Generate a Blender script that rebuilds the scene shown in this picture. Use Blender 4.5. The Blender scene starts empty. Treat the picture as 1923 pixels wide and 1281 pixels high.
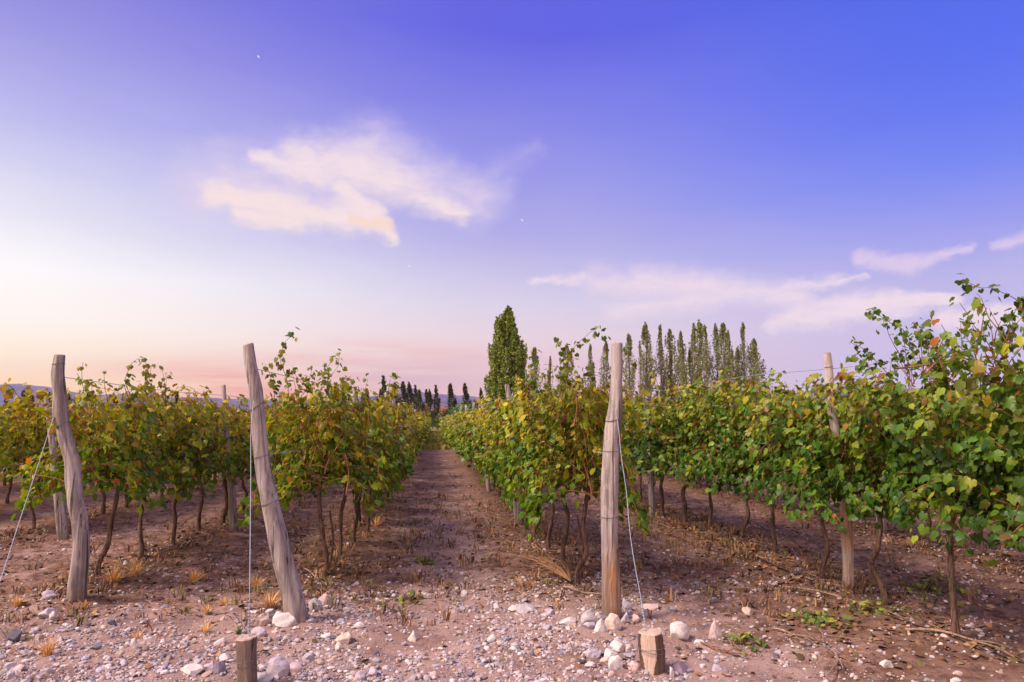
import bpy, math
import numpy as np
from mathutils import Matrix, Vector

# ------------------------------------------------------------------ camera
SC = bpy.context.scene
COL = SC.collection
F = 1282.0                      # focal length in pixels of the 1923-wide photograph (24 mm)
CAMZ = 1.6
TH, PH = math.radians(6.48), math.radians(6.56)
fh = np.array([math.sin(TH), math.cos(TH), 0.0])
RT = np.array([math.cos(TH), -math.sin(TH), 0.0])
FW = fh * math.cos(PH) + np.array([0, 0, math.sin(PH)])
UP = -fh * math.sin(PH) + np.array([0, 0, math.cos(PH)])
CAM = np.array([0.0, 0.0, CAMZ])
cd = bpy.data.cameras.new('camera'); cam = bpy.data.objects.new('camera', cd); COL.objects.link(cam)
cd.sensor_width = 36; cd.lens = F / 1923 * 36; cd.clip_start = 0.05; cd.clip_end = 30000
cam.matrix_world = Matrix(((RT[0], UP[0], -FW[0], 0), (RT[1], UP[1], -FW[1], 0), (RT[2], UP[2], -FW[2], CAMZ), (0, 0, 0, 1)))
SC.camera = cam

def ray(px, py):
    return FW + RT * ((px - 961.5) / F) + UP * ((640.5 - py) / F)
def on_ground(px, py, z=0.0):
    d = ray(px, py); return CAM + d * ((z - CAMZ) / d[2])
def on_plane(px, py, Y):
    d = ray(px, py); return CAM + d * (Y / d[1])
def sky_angles(px, py):
    d = ray(px, py); d = d / np.linalg.norm(d)
    return math.degrees(math.atan2(d[0], d[1])), math.degrees(math.asin(d[2]))
def project(p):
    v = np.asarray(p) - CAM; z = v @ FW
    return 961.5 + F * (v @ RT) / z, 640.5 - F * (v @ UP) / z, z

# ------------------------------------------------------------------ colour helpers, view
def lin(r, g, b):
    f = lambda c: (c / 255) / 12.92 if c <= 10.3 else ((c / 255 + 0.055) / 1.055) ** 2.4
    return (f(r), f(g), f(b), 1.0)
SC.view_settings.view_transform = 'Standard'; SC.view_settings.look = 'None'
SC.view_settings.exposure = 0.27; SC.view_settings.gamma = 1.0
SC.render.engine = 'CYCLES'
SC.cycles.max_bounces = 6; SC.cycles.diffuse_bounces = 3; SC.cycles.glossy_bounces = 2
SC.cycles.transmission_bounces = 4; SC.cycles.transparent_max_bounces = 6
SC.cycles.use_denoising = True

# ------------------------------------------------------------------ sky (world): dusk gradient, glow in the west, lit clouds
class NT:
    def __init__(self, tree): self.t = tree
    def n(self, typ, **kw):
        nd = self.t.nodes.new(typ)
        for k, v in kw.items(): setattr(nd, k, v)
        return nd
    def put(self, sock, v):
        if hasattr(v, 'is_output'): self.t.links.new(v, sock)
        elif v is not None: sock.default_value = v
    def m(self, op, a, b=None, c=None, clamp=False):
        nd = self.n('ShaderNodeMath', operation=op, use_clamp=clamp)
        for s, v in zip(nd.inputs, (a, b, c)): self.put(s, v)
        return nd.outputs[0]
    def v(self, op, a, b=None, out=0):
        nd = self.n('ShaderNodeVectorMath', operation=op)
        self.put(nd.inputs[0], a)
        if op == 'SCALE': self.put(nd.inputs['Scale'], b)
        else: self.put(nd.inputs[1], b)
        return nd.outputs[out]
    def mix(self, f, a, b, mode='MIX'):
        nd = self.n('ShaderNodeMix', data_type='RGBA', blend_type=mode)
        self.put(nd.inputs[0], f); self.put(nd.inputs[6], a); self.put(nd.inputs[7], b)
        return nd.outputs[2]
    def ramp(self, f, stops, interp='LINEAR'):
        nd = self.n('ShaderNodeValToRGB'); cr = nd.color_ramp; cr.interpolation = interp
        while len(cr.elements) < len(stops): cr.elements.new(0.5)
        for e, (p, c) in zip(cr.elements, stops): e.position = p; e.color = c
        self.put(nd.inputs[0], f); return nd.outputs[0]
    def smooth(self, x, a, b, to0=0.0, to1=1.0):
        nd = self.n('ShaderNodeMapRange', interpolation_type='SMOOTHSTEP')
        self.put(nd.inputs['Value'], x); nd.inputs['From Min'].default_value = a; nd.inputs['From Max'].default_value = b
        nd.inputs['To Min'].default_value = to0; nd.inputs['To Max'].default_value = to1
        return nd.outputs['Result']
    def noise(self, vec, scale, detail=4, rough=0.55, dist=0.0, color=False):
        nd = self.n('ShaderNodeTexNoise'); self.put(nd.inputs['Vector'], vec)
        nd.inputs['Scale'].default_value = scale; nd.inputs['Detail'].default_value = detail
        nd.inputs['Roughness'].default_value = rough; nd.inputs['Distortion'].default_value = dist
        return nd.outputs['Color' if color else 'Fac']

W = bpy.data.worlds.new('World'); SC.world = W; W.use_nodes = True
wt = W.node_tree; wt.nodes.clear(); N = NT(wt)
tc = N.n('ShaderNodeTexCoord')
sx = N.n('ShaderNodeSeparateXYZ'); wt.links.new(tc.outputs['Generated'], sx.inputs[0])
az = N.m('MULTIPLY', N.m('ARCTAN2', sx.outputs[0], sx.outputs[1]), 57.29578)
el = N.m('MULTIPLY', N.m('ARCSINE', sx.outputs[2]), 57.29578)
cv = N.n('ShaderNodeCombineXYZ'); wt.links.new(az, cv.inputs[0]); wt.links.new(el, cv.inputs[1]); AE = cv.outputs[0]
# slow unevenness so the gradient is not perfectly clean
wob = N.m('MULTIPLY', N.m('SUBTRACT', N.noise(N.v('MULTIPLY', AE, (0.03, 0.09, 1)), 1.0, 3), 0.5), 5.0)
elw = N.m('DIVIDE', N.m('ADD', el, N.m('MULTIPLY', wob, N.smooth(el, 3, 16))), 40.0, clamp=True)
def col(stops): return [(e / 40.0, lin(*c)) for e, c in stops]
HL = [(0, (1.28, 0.74, 0.26)), (2.5, (1.27, 0.86, 0.38)), (4.5, (1.22, 1.02, 0.66)), (7, (1.15, 1.07, 0.92)), (10.5, (1.07, 1.06, 1.03)), (13.5, (0.86, 0.85, 0.95)), (17, (0.66, 0.66, 0.90)), (21, (0.475, 0.475, 0.86)), (26, (0.325, 0.315, 0.78)), (31, (0.23, 0.225, 0.735))]
rL = N.ramp(elw, [(e / 40.0, (*c, 1)) for e, c in HL])
rC = N.ramp(elw, col([(0, (242, 196, 184)), (2, (243, 197, 186)), (4, (244, 204, 198)), (6.5, (243, 219, 221)), (9.5, (224, 216, 234)), (12, (204, 200, 235)), (15, (182, 178, 233)), (20, (152, 153, 234)), (25, (126, 129, 232)), (31, (90, 95, 228))]))
rR = N.ramp(elw, col([(0, (214, 204, 232)), (3, (208, 200, 234)), (7, (198, 192, 234)), (10, (186, 183, 235)), (13, (150, 157, 240)), (17, (106, 132, 245)), (21, (86, 116, 244)), (26, (74, 106, 240)), (32, (68, 100, 233))]))
base = N.mix(N.smooth(az, 4, 44), N.mix(N.smooth(az, -36, 10), rL, rC), rR)
# pink-orange afterglow low over the left rows
def px_ae(px, py): return sky_angles(px, py)
def gauss(cx, cy, wx_, wy_):
    q = N.v('DIVIDE', N.v('SUBTRACT', AE, (cx, cy, 0)), (wx_, wy_, 1))
    return N.m('EXPONENT', N.m('MULTIPLY', N.v('DOT_PRODUCT', q, q, out=1), -1.0))
wisp = N.noise(N.v('MULTIPLY', AE, (0.05, 0.55, 1)), 1.0, 4)
a0, e0 = px_ae(440, 722)
g1 = N.m('MULTIPLY', gauss(a0, e0, 8.5, 1.5), N.smooth(wisp, 0.3, 0.62))
base = N.mix(N.m('MULTIPLY', g1, 0.95), base, lin(255, 146, 98))
a0, e0 = px_ae(720, 668)
g2 = N.m('MULTIPLY', gauss(a0, e0, 8, 1.1), N.smooth(wisp, 0.36, 0.62))
base = N.mix(N.m('MULTIPLY', g2, 0.55), base, lin(252, 164, 138))
a0, e0 = px_ae(760, 708)
g3 = N.m('MULTIPLY', gauss(a0, e0, 8, 1.5), N.smooth(wisp, 0.34, 0.6))
base = N.mix(N.m('MULTIPLY', g3, 0.5), base, lin(206, 168, 186))
# clouds: soft capsules in azimuth/elevation, torn by noise
nz = N.noise(N.v('MULTIPLY', AE, (0.16, 0.30, 1)), 1.0, 6, 0.62)
nz2 = N.noise(N.v('MULTIPLY', AE, (0.55, 0.8, 1)), 1.0, 5, 0.6, color=True)
AEw = N.v('ADD', AE, N.v('SCALE', N.v('SUBTRACT', nz2, (0.5, 0.5, 0.5)), 1.7))
fine = N.noise(N.v('ADD', N.v('MULTIPLY', AE, (0.28, 1.15, 1)), N.v('SCALE', nz2, 1.2)), 1.0, 6, 0.68)
def capsule(p, a, b, r0, r1):
    A = px_ae(*a); B = px_ae(*b); ba = (B[0] - A[0], B[1] - A[1]); bb = ba[0] ** 2 + ba[1] ** 2
    pa = N.v('SUBTRACT', p, (A[0], A[1], 0))
    fl = N.n('ShaderNodeVectorMath', operation='MULTIPLY'); N.put(fl.inputs[0], pa); fl.inputs[1].default_value = (1, 1, 0)
    pa = fl.outputs[0]
    h = N.m('DIVIDE', N.v('DOT_PRODUCT', pa, (ba[0], ba[1], 0), out=1), bb, clamp=True)
    d = N.v('LENGTH', N.v('SUBTRACT', pa, N.v('SCALE', (ba[0], ba[1], 0), h)), out=1)
    r = N.m('ADD', r0, N.m('MULTIPLY', h, r1 - r0))
    return N.m('SUBTRACT', 1.0, N.m('DIVIDE', d, r))
def cloud(base, caps, amt, lo, hi, tint, strength):
    f = None
    for c in caps:
        g = capsule(AEw, *c); f = g if f is None else N.m('MAXIMUM', f, g)
    f = N.m('ADD', f, N.m('MULTIPLY', N.m('SUBTRACT', nz, 0.5), amt))
    return N.mix(N.m('MULTIPLY', N.m('MULTIPLY', N.smooth(f, lo, hi), N.smooth(fine, 0.2, 0.6, 0.62, 1.0)), strength), base, tint)
base = cloud(base, [((380, 350), (700, 270), 3.4, 3.0), ((700, 280), (900, 380), 3.0, 2.6), ((420, 320), (640, 400), 2.8, 2.2)], 1.2, -0.3, 1.5, lin(232, 216, 238), 0.85)
base = cloud(base, [((860, 350), (1010, 280), 2.2, 1.2), ((880, 390), (960, 340), 1.8, 1.0)], 1.3, -0.2, 1.8, lin(226, 212, 238), 0.42)
base = cloud(base, [((560, 305), (680, 318), 1.7, 2.3), ((680, 320), (790, 365), 2.3, 1.5), ((790, 370), (868, 402), 1.4, 0.8), ((480, 292), (600, 330), 0.5, 1.2), ((640, 350), (700, 400), 1.2, 1.0)], 0.8, -0.55, 0.95, lin(249, 229, 232), 0.97)
base = cloud(base, [((402, 366), (560, 392), 0.95, 1.35), ((540, 398), (700, 412), 1.35, 1.2), ((700, 412), (738, 445), 1.15, 0.55), ((450, 400), (560, 420), 0.9, 0.8)], 0.6, -0.6, 0.85, lin(253, 231, 228), 0.97)
base = cloud(base, [((660, 412), (728, 425), 0.6, 0.8)], 0.5, 0.0, 0.9, lin(255, 222, 200), 0.8)
base = cloud(base, [((1150, 585), (1420, 545), 1.0, 1.4), ((1200, 520), (1500, 560), 1.6, 1.4), ((1420, 548), (1625, 520), 1.0, 0.35), ((1000, 530), (1100, 522), 0.4, 0.6), ((1120, 530), (1300, 540), 1.6, 1.8)], 1.0, -0.4, 1.3, lin(243, 224, 236), 1.0)
base = cloud(base, [((1450, 608), (1600, 578), 0.7, 1.25), ((1600, 578), (1790, 558), 1.25, 0.5), ((1780, 600), (1923, 590), 0.9, 0.6)], 0.6, -0.5, 0.7, lin(248, 228, 236), 1.0)
base = cloud(base, [((1615, 486), (1700, 500), 0.7, 0.8), ((1700, 498), (1818, 468), 0.8, 0.35), ((1870, 460), (1930, 445), 0.5, 0.7)], 0.6, -0.4, 1.0, lin(230, 210, 238), 0.85)
# three early stars
for sxp, syp in ((485, 106), (980, 413), (768, 499)):
    base = N.mix(N.smooth(capsule(AE, (sxp - 1, syp - 1), (sxp + 1.5, syp + 2), 0.05, 0.05), 0.0, 0.6), base, (1, 1, 1, 1))
# brighter afterglow outside the frame towards the set sun (left), and below the horizon a dim ground tone
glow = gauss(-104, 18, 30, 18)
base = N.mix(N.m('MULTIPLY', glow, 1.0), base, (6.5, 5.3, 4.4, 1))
back_fill = N.m('MULTIPLY', N.smooth(N.m('MULTIPLY', sx.outputs[1], -1.0), -0.1, 0.6), N.smooth(el, 0, 10))  # unseen sky behind the camera, brightened as added fill for the foreground
base = N.mix(N.m('MULTIPLY', back_fill, 0.9), base, (1.7, 1.25, 1.15, 1))
base = N.mix(N.smooth(el, -1.0, -8), base, (0.14, 0.10, 0.11, 1))
nish = N.n('ShaderNodeTexSky', sky_type='NISHITA'); nish.sun_disc = False
SUN_AZ, SUN_EL = math.radians(-104), math.radians(50)
nish.sun_elevation = math.radians(3); nish.sun_rotation = SUN_AZ
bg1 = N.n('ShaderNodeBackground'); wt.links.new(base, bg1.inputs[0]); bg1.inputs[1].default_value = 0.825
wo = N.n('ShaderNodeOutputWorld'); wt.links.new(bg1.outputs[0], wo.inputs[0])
W.cycles.sampling_method = 'MANUAL'; W.cycles.sample_map_resolution = 512

# soft warm sun lamp high on the left, added to lift the foreground
sl = bpy.data.lights.new('sun', 'SUN'); sun = bpy.data.objects.new('sun', sl); COL.objects.link(sun)
sl.energy = 5.0; sl.angle = math.radians(16); sl.color = (1.0, 0.80, 0.64)
sd = Vector((math.sin(SUN_AZ) * math.cos(SUN_EL), math.cos(SUN_AZ) * math.cos(SUN_EL), math.sin(SUN_EL)))
sun.rotation_euler = sd.to_track_quat('Z', 'Y').to_euler()

# ------------------------------------------------------------------ object helpers
def tag(o, label=None, cat=None, group=None, kind=None):
    if label: o['label'] = label
    if cat: o['category'] = cat
    if group: o['group'] = group
    if kind: o['kind'] = kind
    return o
def empty(name, loc, rz=0.0):
    o = bpy.data.objects.new(name, None); COL.objects.link(o); o.location = loc; o.rotation_euler = (0, 0, rz)
    o.empty_display_size = 0.1; return o
def link(name, me, parent=None, loc=None):
    o = bpy.data.objects.new(name, me); COL.objects.link(o)
    if parent is not None: o.parent = parent
    if loc is not None: o.location = loc
    return o
def copy_tree(o, parent=None, kids=None):
    c = o.copy(); COL.objects.link(c); c.parent = parent
    for ch in o.children: copy_tree(ch, c)
    return c
def mesh(name, V, T, mat, colr=None, smooth=True, quads=None):
    V = np.ascontiguousarray(V, dtype=np.float32); T = np.ascontiguousarray(T, dtype=np.int32)
    me = bpy.data.meshes.new(name); k = T.shape[1]
    me.vertices.add(len(V)); me.vertices.foreach_set('co', V.ravel())
    me.loops.add(T.size); me.loops.foreach_set('vertex_index', T.ravel())
    me.polygons.add(len(T)); me.polygons.foreach_set('loop_start', np.arange(0, T.size, k, dtype=np.int32))
    me.polygons.foreach_set('use_smooth', np.full(len(T), smooth, dtype=bool))
    if colr is not None:
        a = me.attributes.new('Col', 'FLOAT_COLOR', 'POINT')
        c4 = np.ones((len(V), 4), dtype=np.float32); c4[:, :3] = colr
        a.data.foreach_set('color', c4.ravel())
    if mat is not None: me.materials.append(mat)
    me.update(calc_edges=True); me.validate()
    return me
class MB:
    """collects triangles (and a colour per vertex) for ONE mesh"""
    def __init__(s): s.V = []; s.T = []; s.C = []; s.n = 0
    def add(s, V, T, c=(1, 1, 1)):
        V = np.asarray(V, dtype=float); T = np.asarray(T, dtype=int)
        s.V.append(V); s.T.append(T + s.n); s.n += len(V)
        c = np.asarray(c, dtype=float); s.C.append(np.broadcast_to(c, (len(V), 3)))
    def build(s, name, mat, smooth=True):
        return mesh(name, np.concatenate(s.V), np.concatenate(s.T), mat, np.concatenate(s.C), smooth)
def nrm(a): return a / np.maximum(np.linalg.norm(a, axis=-1, keepdims=True), 1e-9)
def resample(P, n):
    P = np.asarray(P, float); d = np.r_[0, np.cumsum(np.linalg.norm(np.diff(P[:, :3], axis=0), axis=1))]
    t = np.linspace(0, d[-1], n); out = np.empty((n, P.shape[1]))
    m = np.gradient(P, d, axis=0) if len(P) > 2 else np.repeat((P[1:] - P[:1]) / d[-1], 2, 0)
    k = np.clip(np.searchsorted(d, t) - 1, 0, len(d) - 2); h = d[k + 1] - d[k]; u = ((t - d[k]) / h)[:, None]; h = h[:, None]
    return (2 * u**3 - 3 * u**2 + 1) * P[k] + (u**3 - 2 * u**2 + u) * h * m[k] + (-2 * u**3 + 3 * u**2) * P[k + 1] + (u**3 - u**2) * h * m[k + 1]
def tube(P, R, nr=8, cap=True, mod=None):
    P = np.asarray(P, float); R = np.broadcast_to(np.asarray(R, float), (len(P),)); n = len(P)
    Tn = nrm(np.gradient(P, axis=0)); ref = np.array([1.0, 0, 0]) if abs(Tn[0, 0]) < 0.8 else np.array([0, 0, 1.0])
    A = nrm(ref - Tn * (Tn @ ref)[:, None]); B = np.cross(Tn, A)
    a = np.linspace(0, 2 * np.pi, nr, endpoint=False)
    rr = R[:, None] * np.ones(nr) if mod is None else R[:, None] * mod(np.linspace(0, 1, n)[:, None], a[None, :])
    V = P[:, None, :] + rr[..., None] * (np.cos(a)[None, :, None] * A[:, None, :] + np.sin(a)[None, :, None] * B[:, None, :])
    V = V.reshape(-1, 3); i = np.arange(n - 1)[:, None] * nr; j = np.arange(nr)[None, :]; k = (j + 1) % nr
    q = np.stack([i + j, i + k, i + nr + k, i + nr + j], -1).reshape(-1, 4)
    T = np.concatenate([q[:, [0, 1, 2]], q[:, [0, 2, 3]]])
    if cap:
        V = np.concatenate([V, P[:1], P[-1:]]); c0, c1 = len(V) - 2, len(V) - 1; jj = np.arange(nr); kk = (jj + 1) % nr
        T = np.concatenate([T, np.stack([kk, jj, np.full(nr, c0)], 1), np.stack([(n - 1) * nr + jj, (n - 1) * nr + kk, np.full(nr, c1)], 1)])
    return V, T
def vnoise(x, y, seed):
    """smooth value noise, -1..1, period-free hash lattice"""
    x = np.asarray(x, float); y = np.asarray(y, float); xi = np.floor(x).astype(np.int64); yi = np.floor(y).astype(np.int64)
    fx = x - xi; fy = y - yi; fx = fx * fx * (3 - 2 * fx); fy = fy * fy * (3 - 2 * fy)
    def h(a, b):
        v = (a * 374761393 + b * 668265263 + seed * 1442695041) & 0xFFFFFFFF
        v = ((v ^ (v >> 13)) * 1274126177) & 0xFFFFFFFF
        return ((v ^ (v >> 16)) & 0xFFFF) / 32767.5 - 1.0
    return (h(xi, yi) * (1 - fx) + h(xi + 1, yi) * fx) * (1 - fy) + (h(xi, yi + 1) * (1 - fx) + h(xi + 1, yi + 1) * fx) * fy
def fbm(x, y, seed, o=4):
    s = 0; a = 1.0; t = 0
    for k in range(o): s = s + a * vnoise(x * 2**k, y * 2**k, seed + k); t += a; a *= 0.5
    return s / t

# ------------------------------------------------------------------ materials
def material(name):
    m = bpy.data.materials.new(name); m.use_nodes = True; m.node_tree.nodes.clear()
    return m, NT(m.node_tree)
def principled(N, colr, rough=0.8, bump=None, bstr=0.3, bdist=0.01, spec=0.3, metal=0.0):
    b = N.n('ShaderNodeBsdfPrincipled'); N.put(b.inputs['Base Color'], colr); N.put(b.inputs['Roughness'], rough)
    b.inputs['Specular IOR Level'].default_value = spec; b.inputs['Metallic'].default_value = metal
    if bump is not None:
        bn = N.n('ShaderNodeBump'); bn.inputs['Strength'].default_value = bstr; bn.inputs['Distance'].default_value = bdist
        N.put(bn.inputs['Height'], bump); N.t.links.new(bn.outputs[0], b.inputs['Normal'])
    return b.outputs[0]
def out(N, sh):
    o = N.n('ShaderNodeOutputMaterial'); N.t.links.new(sh, o.inputs[0])
def attr(N): return N.n('ShaderNodeAttribute', attribute_name='Col').outputs['Color']
def objco(N): return N.n('ShaderNodeTexCoord').outputs['Object']

def leaf_material(name, transl=0.34, rough=0.42, spec=0.32, var=0.3):
    m, N = material(name); c = attr(N); oi = N.n('ShaderNodeObjectInfo').outputs['Random']
    hs = N.n('ShaderNodeHueSaturation'); N.put(hs.inputs['Color'], c)
    N.put(hs.inputs['Hue'], N.m('ADD', 0.49, N.m('MULTIPLY', oi, 0.02)))
    N.put(hs.inputs['Value'], N.m('ADD', 1.0 - var / 2, N.m('MULTIPLY', oi, var)))
    sp = N.noise(objco(N), 45.0, 2)
    c2 = N.mix(N.m('MULTIPLY', N.smooth(sp, 0.58, 0.72), 0.35), hs.outputs[0], (0.16, 0.085, 0.03, 1))
    p = principled(N, c2, rough, spec=spec)
    tr = N.n('ShaderNodeBsdfTranslucent'); N.put(tr.inputs[0], N.mix(1.0, c2, (1.5, 1.45, 0.7, 1), 'MULTIPLY'))
    mx = N.n('ShaderNodeMixShader'); mx.inputs[0].default_value = transl
    N.t.links.new(p, mx.inputs[1]); N.t.links.new(tr.outputs[0], mx.inputs[2]); out(N, mx.outputs[0]); return m
M_LEAF = leaf_material('vine_leaf')
M_TREELEAF = leaf_material('poplar_leaf', 0.25, 0.6, 0.2)

def wood_material(name, c1, c2, c3, scar=None, stain=True):
    m, N = material(name); oc = objco(N); oi = N.n('ShaderNodeObjectInfo').outputs['Random']
    q = N.v('ADD', N.v('MULTIPLY', oc, (1, 1, 0.055)), N.v('SCALE', (3.1, 7.7, 2.3), oi))
    fib = N.noise(q, 44.0, 6, 0.7, 0.5); fib2 = N.noise(q, 11.0, 5, 0.65, 1.2); blot = N.noise(N.v('ADD', oc, N.v('SCALE', (5, 9, 4), oi)), 5.0, 5, 0.65)
    c = N.mix(N.smooth(fib2, 0.38, 0.62), c1, c2)
    c = N.mix(N.m('MULTIPLY', N.smooth(fib, 0.56, 0.72), 0.6), c, c3)
    c = N.mix(N.m('MULTIPLY', N.smooth(blot, 0.52, 0.75), 0.55), c, (c1[0] * 1.25, c1[1] * 1.2, c1[2] * 1.2, 1))
    crack = N.smooth(N.noise(N.v('MULTIPLY', oc, (1, 1, 0.04)), 22.0, 3, 0.5, 0.8), 0.61, 0.66)
    c = N.mix(N.m('MULTIPLY', crack, 0.75), c, (0.05, 0.035, 0.03, 1))
    if scar is not None:
        for (p, r, cc, st) in scar:
            qq = N.v('DIVIDE', N.v('SUBTRACT', oc, p), r)
            ed = N.m('ADD', N.v('LENGTH', qq, out=1), N.m('MULTIPLY', N.m('SUBTRACT', fib2, 0.5), 1.2))
            c = N.mix(N.m('MULTIPLY', N.smooth(ed, 1.0, 0.6), st), c, N.mix(N.smooth(fib, 0.4, 0.65), cc, (cc[0] * 0.5, cc[1] * 0.42, cc[2] * 0.4, 1)))
    zz = N.n('ShaderNodeSeparateXYZ'); N.put(zz.inputs[0], oc)
    c = N.mix(N.m('MULTIPLY', N.smooth(N.m('ADD', zz.outputs[2], N.m('MULTIPLY', N.m('SUBTRACT', blot, 0.5), 0.3)), 0.16, 0.0), 0.6 if stain else 0.0), c, (0.17, 0.10, 0.075, 1))
    h = N.m('SUBTRACT', N.m('ADD', fib, N.m('MULTIPLY', fib2, 0.6)), N.m('MULTIPLY', crack, 0.9))
    out(N, principled(N, c, 0.85, h, 1.0, 0.02, 0.15)); return m
WG = ((0.41, 0.355, 0.355, 1), (0.19, 0.155, 0.155, 1), (0.07, 0.052, 0.05, 1))
M_POST = wood_material('weathered_wood', *WG)
M_END = wood_material('sawn_end_grain', (0.42, 0.33, 0.28, 1), (0.34, 0.26, 0.22, 1), (0.20, 0.145, 0.12, 1), stain=False)
M_STUMP = wood_material('stump_bark', (0.24, 0.18, 0.15, 1), (0.14, 0.10, 0.085, 1), (0.08, 0.055, 0.045, 1))
M_BARKDARK = wood_material('dark_stump_bark', (0.17, 0.11, 0.088, 1), (0.095, 0.06, 0.048, 1), (0.05, 0.032, 0.027, 1))
M_CUT = wood_material('fresh_cut_wood', (0.54, 0.41, 0.35, 1), (0.47, 0.34, 0.28, 1), (0.30, 0.20, 0.15, 1), stain=False)

def bark_material(name, a, b):
    m, N = material(name); oc = objco(N)
    n1 = N.noise(N.v('MULTIPLY', oc, (1, 1, 0.12)), 60.0, 5, 0.7, 0.5); n2 = N.noise(oc, 7.0, 3)
    c = N.mix(N.smooth(n1, 0.35, 0.68), a, b); c = N.mix(N.m('MULTIPLY', N.smooth(n2, 0.5, 0.7), 0.5), c, (b[0] * 1.2, b[1] * 1.2, b[2] * 1.25, 1))
    out(N, principled(N, c, 0.9, n1, 0.9, 0.008, 0.1)); return m
M_BARK = bark_material('vine_bark', (0.055, 0.030, 0.024, 1), (0.19, 0.118, 0.094, 1))
M_CANE = bark_material('vine_cane', (0.13, 0.055, 0.03, 1), (0.30, 0.14, 0.075, 1))
M_TBARK = bark_material('poplar_bark', (0.12, 0.095, 0.075, 1), (0.24, 0.20, 0.17, 1))
M_TWIG = bark_material('dry_twig', (0.14, 0.085, 0.065, 1), (0.36, 0.25, 0.19, 1))

m, N_ = material('galvanised_wire'); out(N_, principled(N_, (0.25, 0.28, 0.37, 1), 0.55, spec=0.35, metal=0.2)); M_WIRE = m
m, N_ = material('rusty_loop_wire'); out(N_, principled(N_, (0.13, 0.105, 0.11, 1), 0.6, spec=0.3)); M_LOOP = m
m, N_ = material('black_hose'); out(N_, principled(N_, (0.012, 0.012, 0.02, 1), 0.4, N_.noise(objco(N_), 30.0), 0.2)); M_HOSE = m
m, N_ = material('straw'); c_ = attr(N_); out(N_, principled(N_, c_, 0.7, spec=0.2)); M_STRAW = m

def stone_material():
    m, N = material('stone'); oc = objco(N); oi = N.n('ShaderNodeObjectInfo').outputs['Random']
    c = attr(N); n1 = N.noise(N.v('ADD', oc, N.v('SCALE', (11, 5, 8), oi)), 26.0, 6, 0.7); n2 = N.noise(oc, 90.0, 3)
    c = N.mix(N.m('MULTIPLY', N.smooth(n1, 0.35, 0.6), 0.55), c, N.mix(1.0, c, (0.62, 0.52, 0.56, 1), 'MULTIPLY'))
    c = N.mix(N.m('MULTIPLY', N.smooth(n2, 0.52, 0.7), 0.5), c, (0.24, 0.15, 0.12, 1))
    out(N, principled(N, c, 0.85, n1, 0.5, 0.008, 0.2)); return m
M_STONE = stone_material()

def ground_material():
    m, N = material('soil'); oc = objco(N); c0 = attr(N)            # Col: r = leaf litter, g = pale dust, b = grass
    s = N.n('ShaderNodeSeparateColor'); N.put(s.inputs[0], c0)
    n1 = N.noise(oc, 1.6, 6, 0.62); n2 = N.noise(oc, 7.0, 8, 0.75); n3 = N.noise(oc, 42.0, 5, 0.75); n4 = N.noise(oc, 200.0, 2, 0.6)
    dust = N.mix(N.smooth(n1, 0.3, 0.7), (0.27, 0.172, 0.152, 1), (0.41, 0.285, 0.258, 1))
    soil = N.mix(N.smooth(n2, 0.35, 0.65), (0.115, 0.060, 0.045, 1), (0.29, 0.175, 0.138, 1))
    litt = N.mix(N.smooth(n2, 0.4, 0.62), (0.045, 0.024, 0.018, 1), (0.18, 0.095, 0.064, 1))
    fac = N.smooth(N.m('ADD', s.outputs[1], N.m('ADD', N.m('MULTIPLY', N.m('SUBTRACT', n1, 0.5), 1.0), N.m('MULTIPLY', N.m('SUBTRACT', n2, 0.5), 0.9))), 0.3, 0.72)
    c = N.mix(fac, soil, dust)
    lf = N.smooth(N.m('ADD', s.outputs[0], N.m('ADD', N.m('MULTIPLY', N.m('SUBTRACT', n2, 0.5), 1.3), N.m('MULTIPLY', N.m('SUBTRACT', n3, 0.5), 0.8))), 0.35, 0.75)
    c = N.mix(N.m('MULTIPLY', lf, 0.9), c, litt)
    grit = N.smooth(n3, 0.60, 0.70)
    c = N.mix(N.m('MULTIPLY', grit, 0.65), c, (0.47, 0.36, 0.34, 1))
    c = N.mix(N.m('MULTIPLY', N.smooth(n3, 0.44, 0.34), 0.8), c, (0.06, 0.036, 0.03, 1))
    c = N.mix(N.m('MULTIPLY', N.smooth(n4, 0.6, 0.75), 0.3), c, (0.42, 0.31, 0.30, 1))
    gr = N.mix(N.smooth(n2, 0.3, 0.7), (0.13, 0.115, 0.03, 1), (0.24, 0.20, 0.06, 1))
    c = N.mix(N.smooth(N.m('ADD', s.outputs[2], N.m('MULTIPLY', N.m('SUBTRACT', n2, 0.5), 0.5)), 0.3, 0.7), c, gr)
    h = N.m('ADD', N.m('MULTIPLY', n2, 0.8), N.m('ADD', N.m('MULTIPLY', n3, 0.6), N.m('MULTIPLY', n4, 0.25)))
    out(N, principled(N, c, 0.95, h, 0.9, 0.03, 0.08)); return m
M_SOIL = ground_material()

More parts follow.
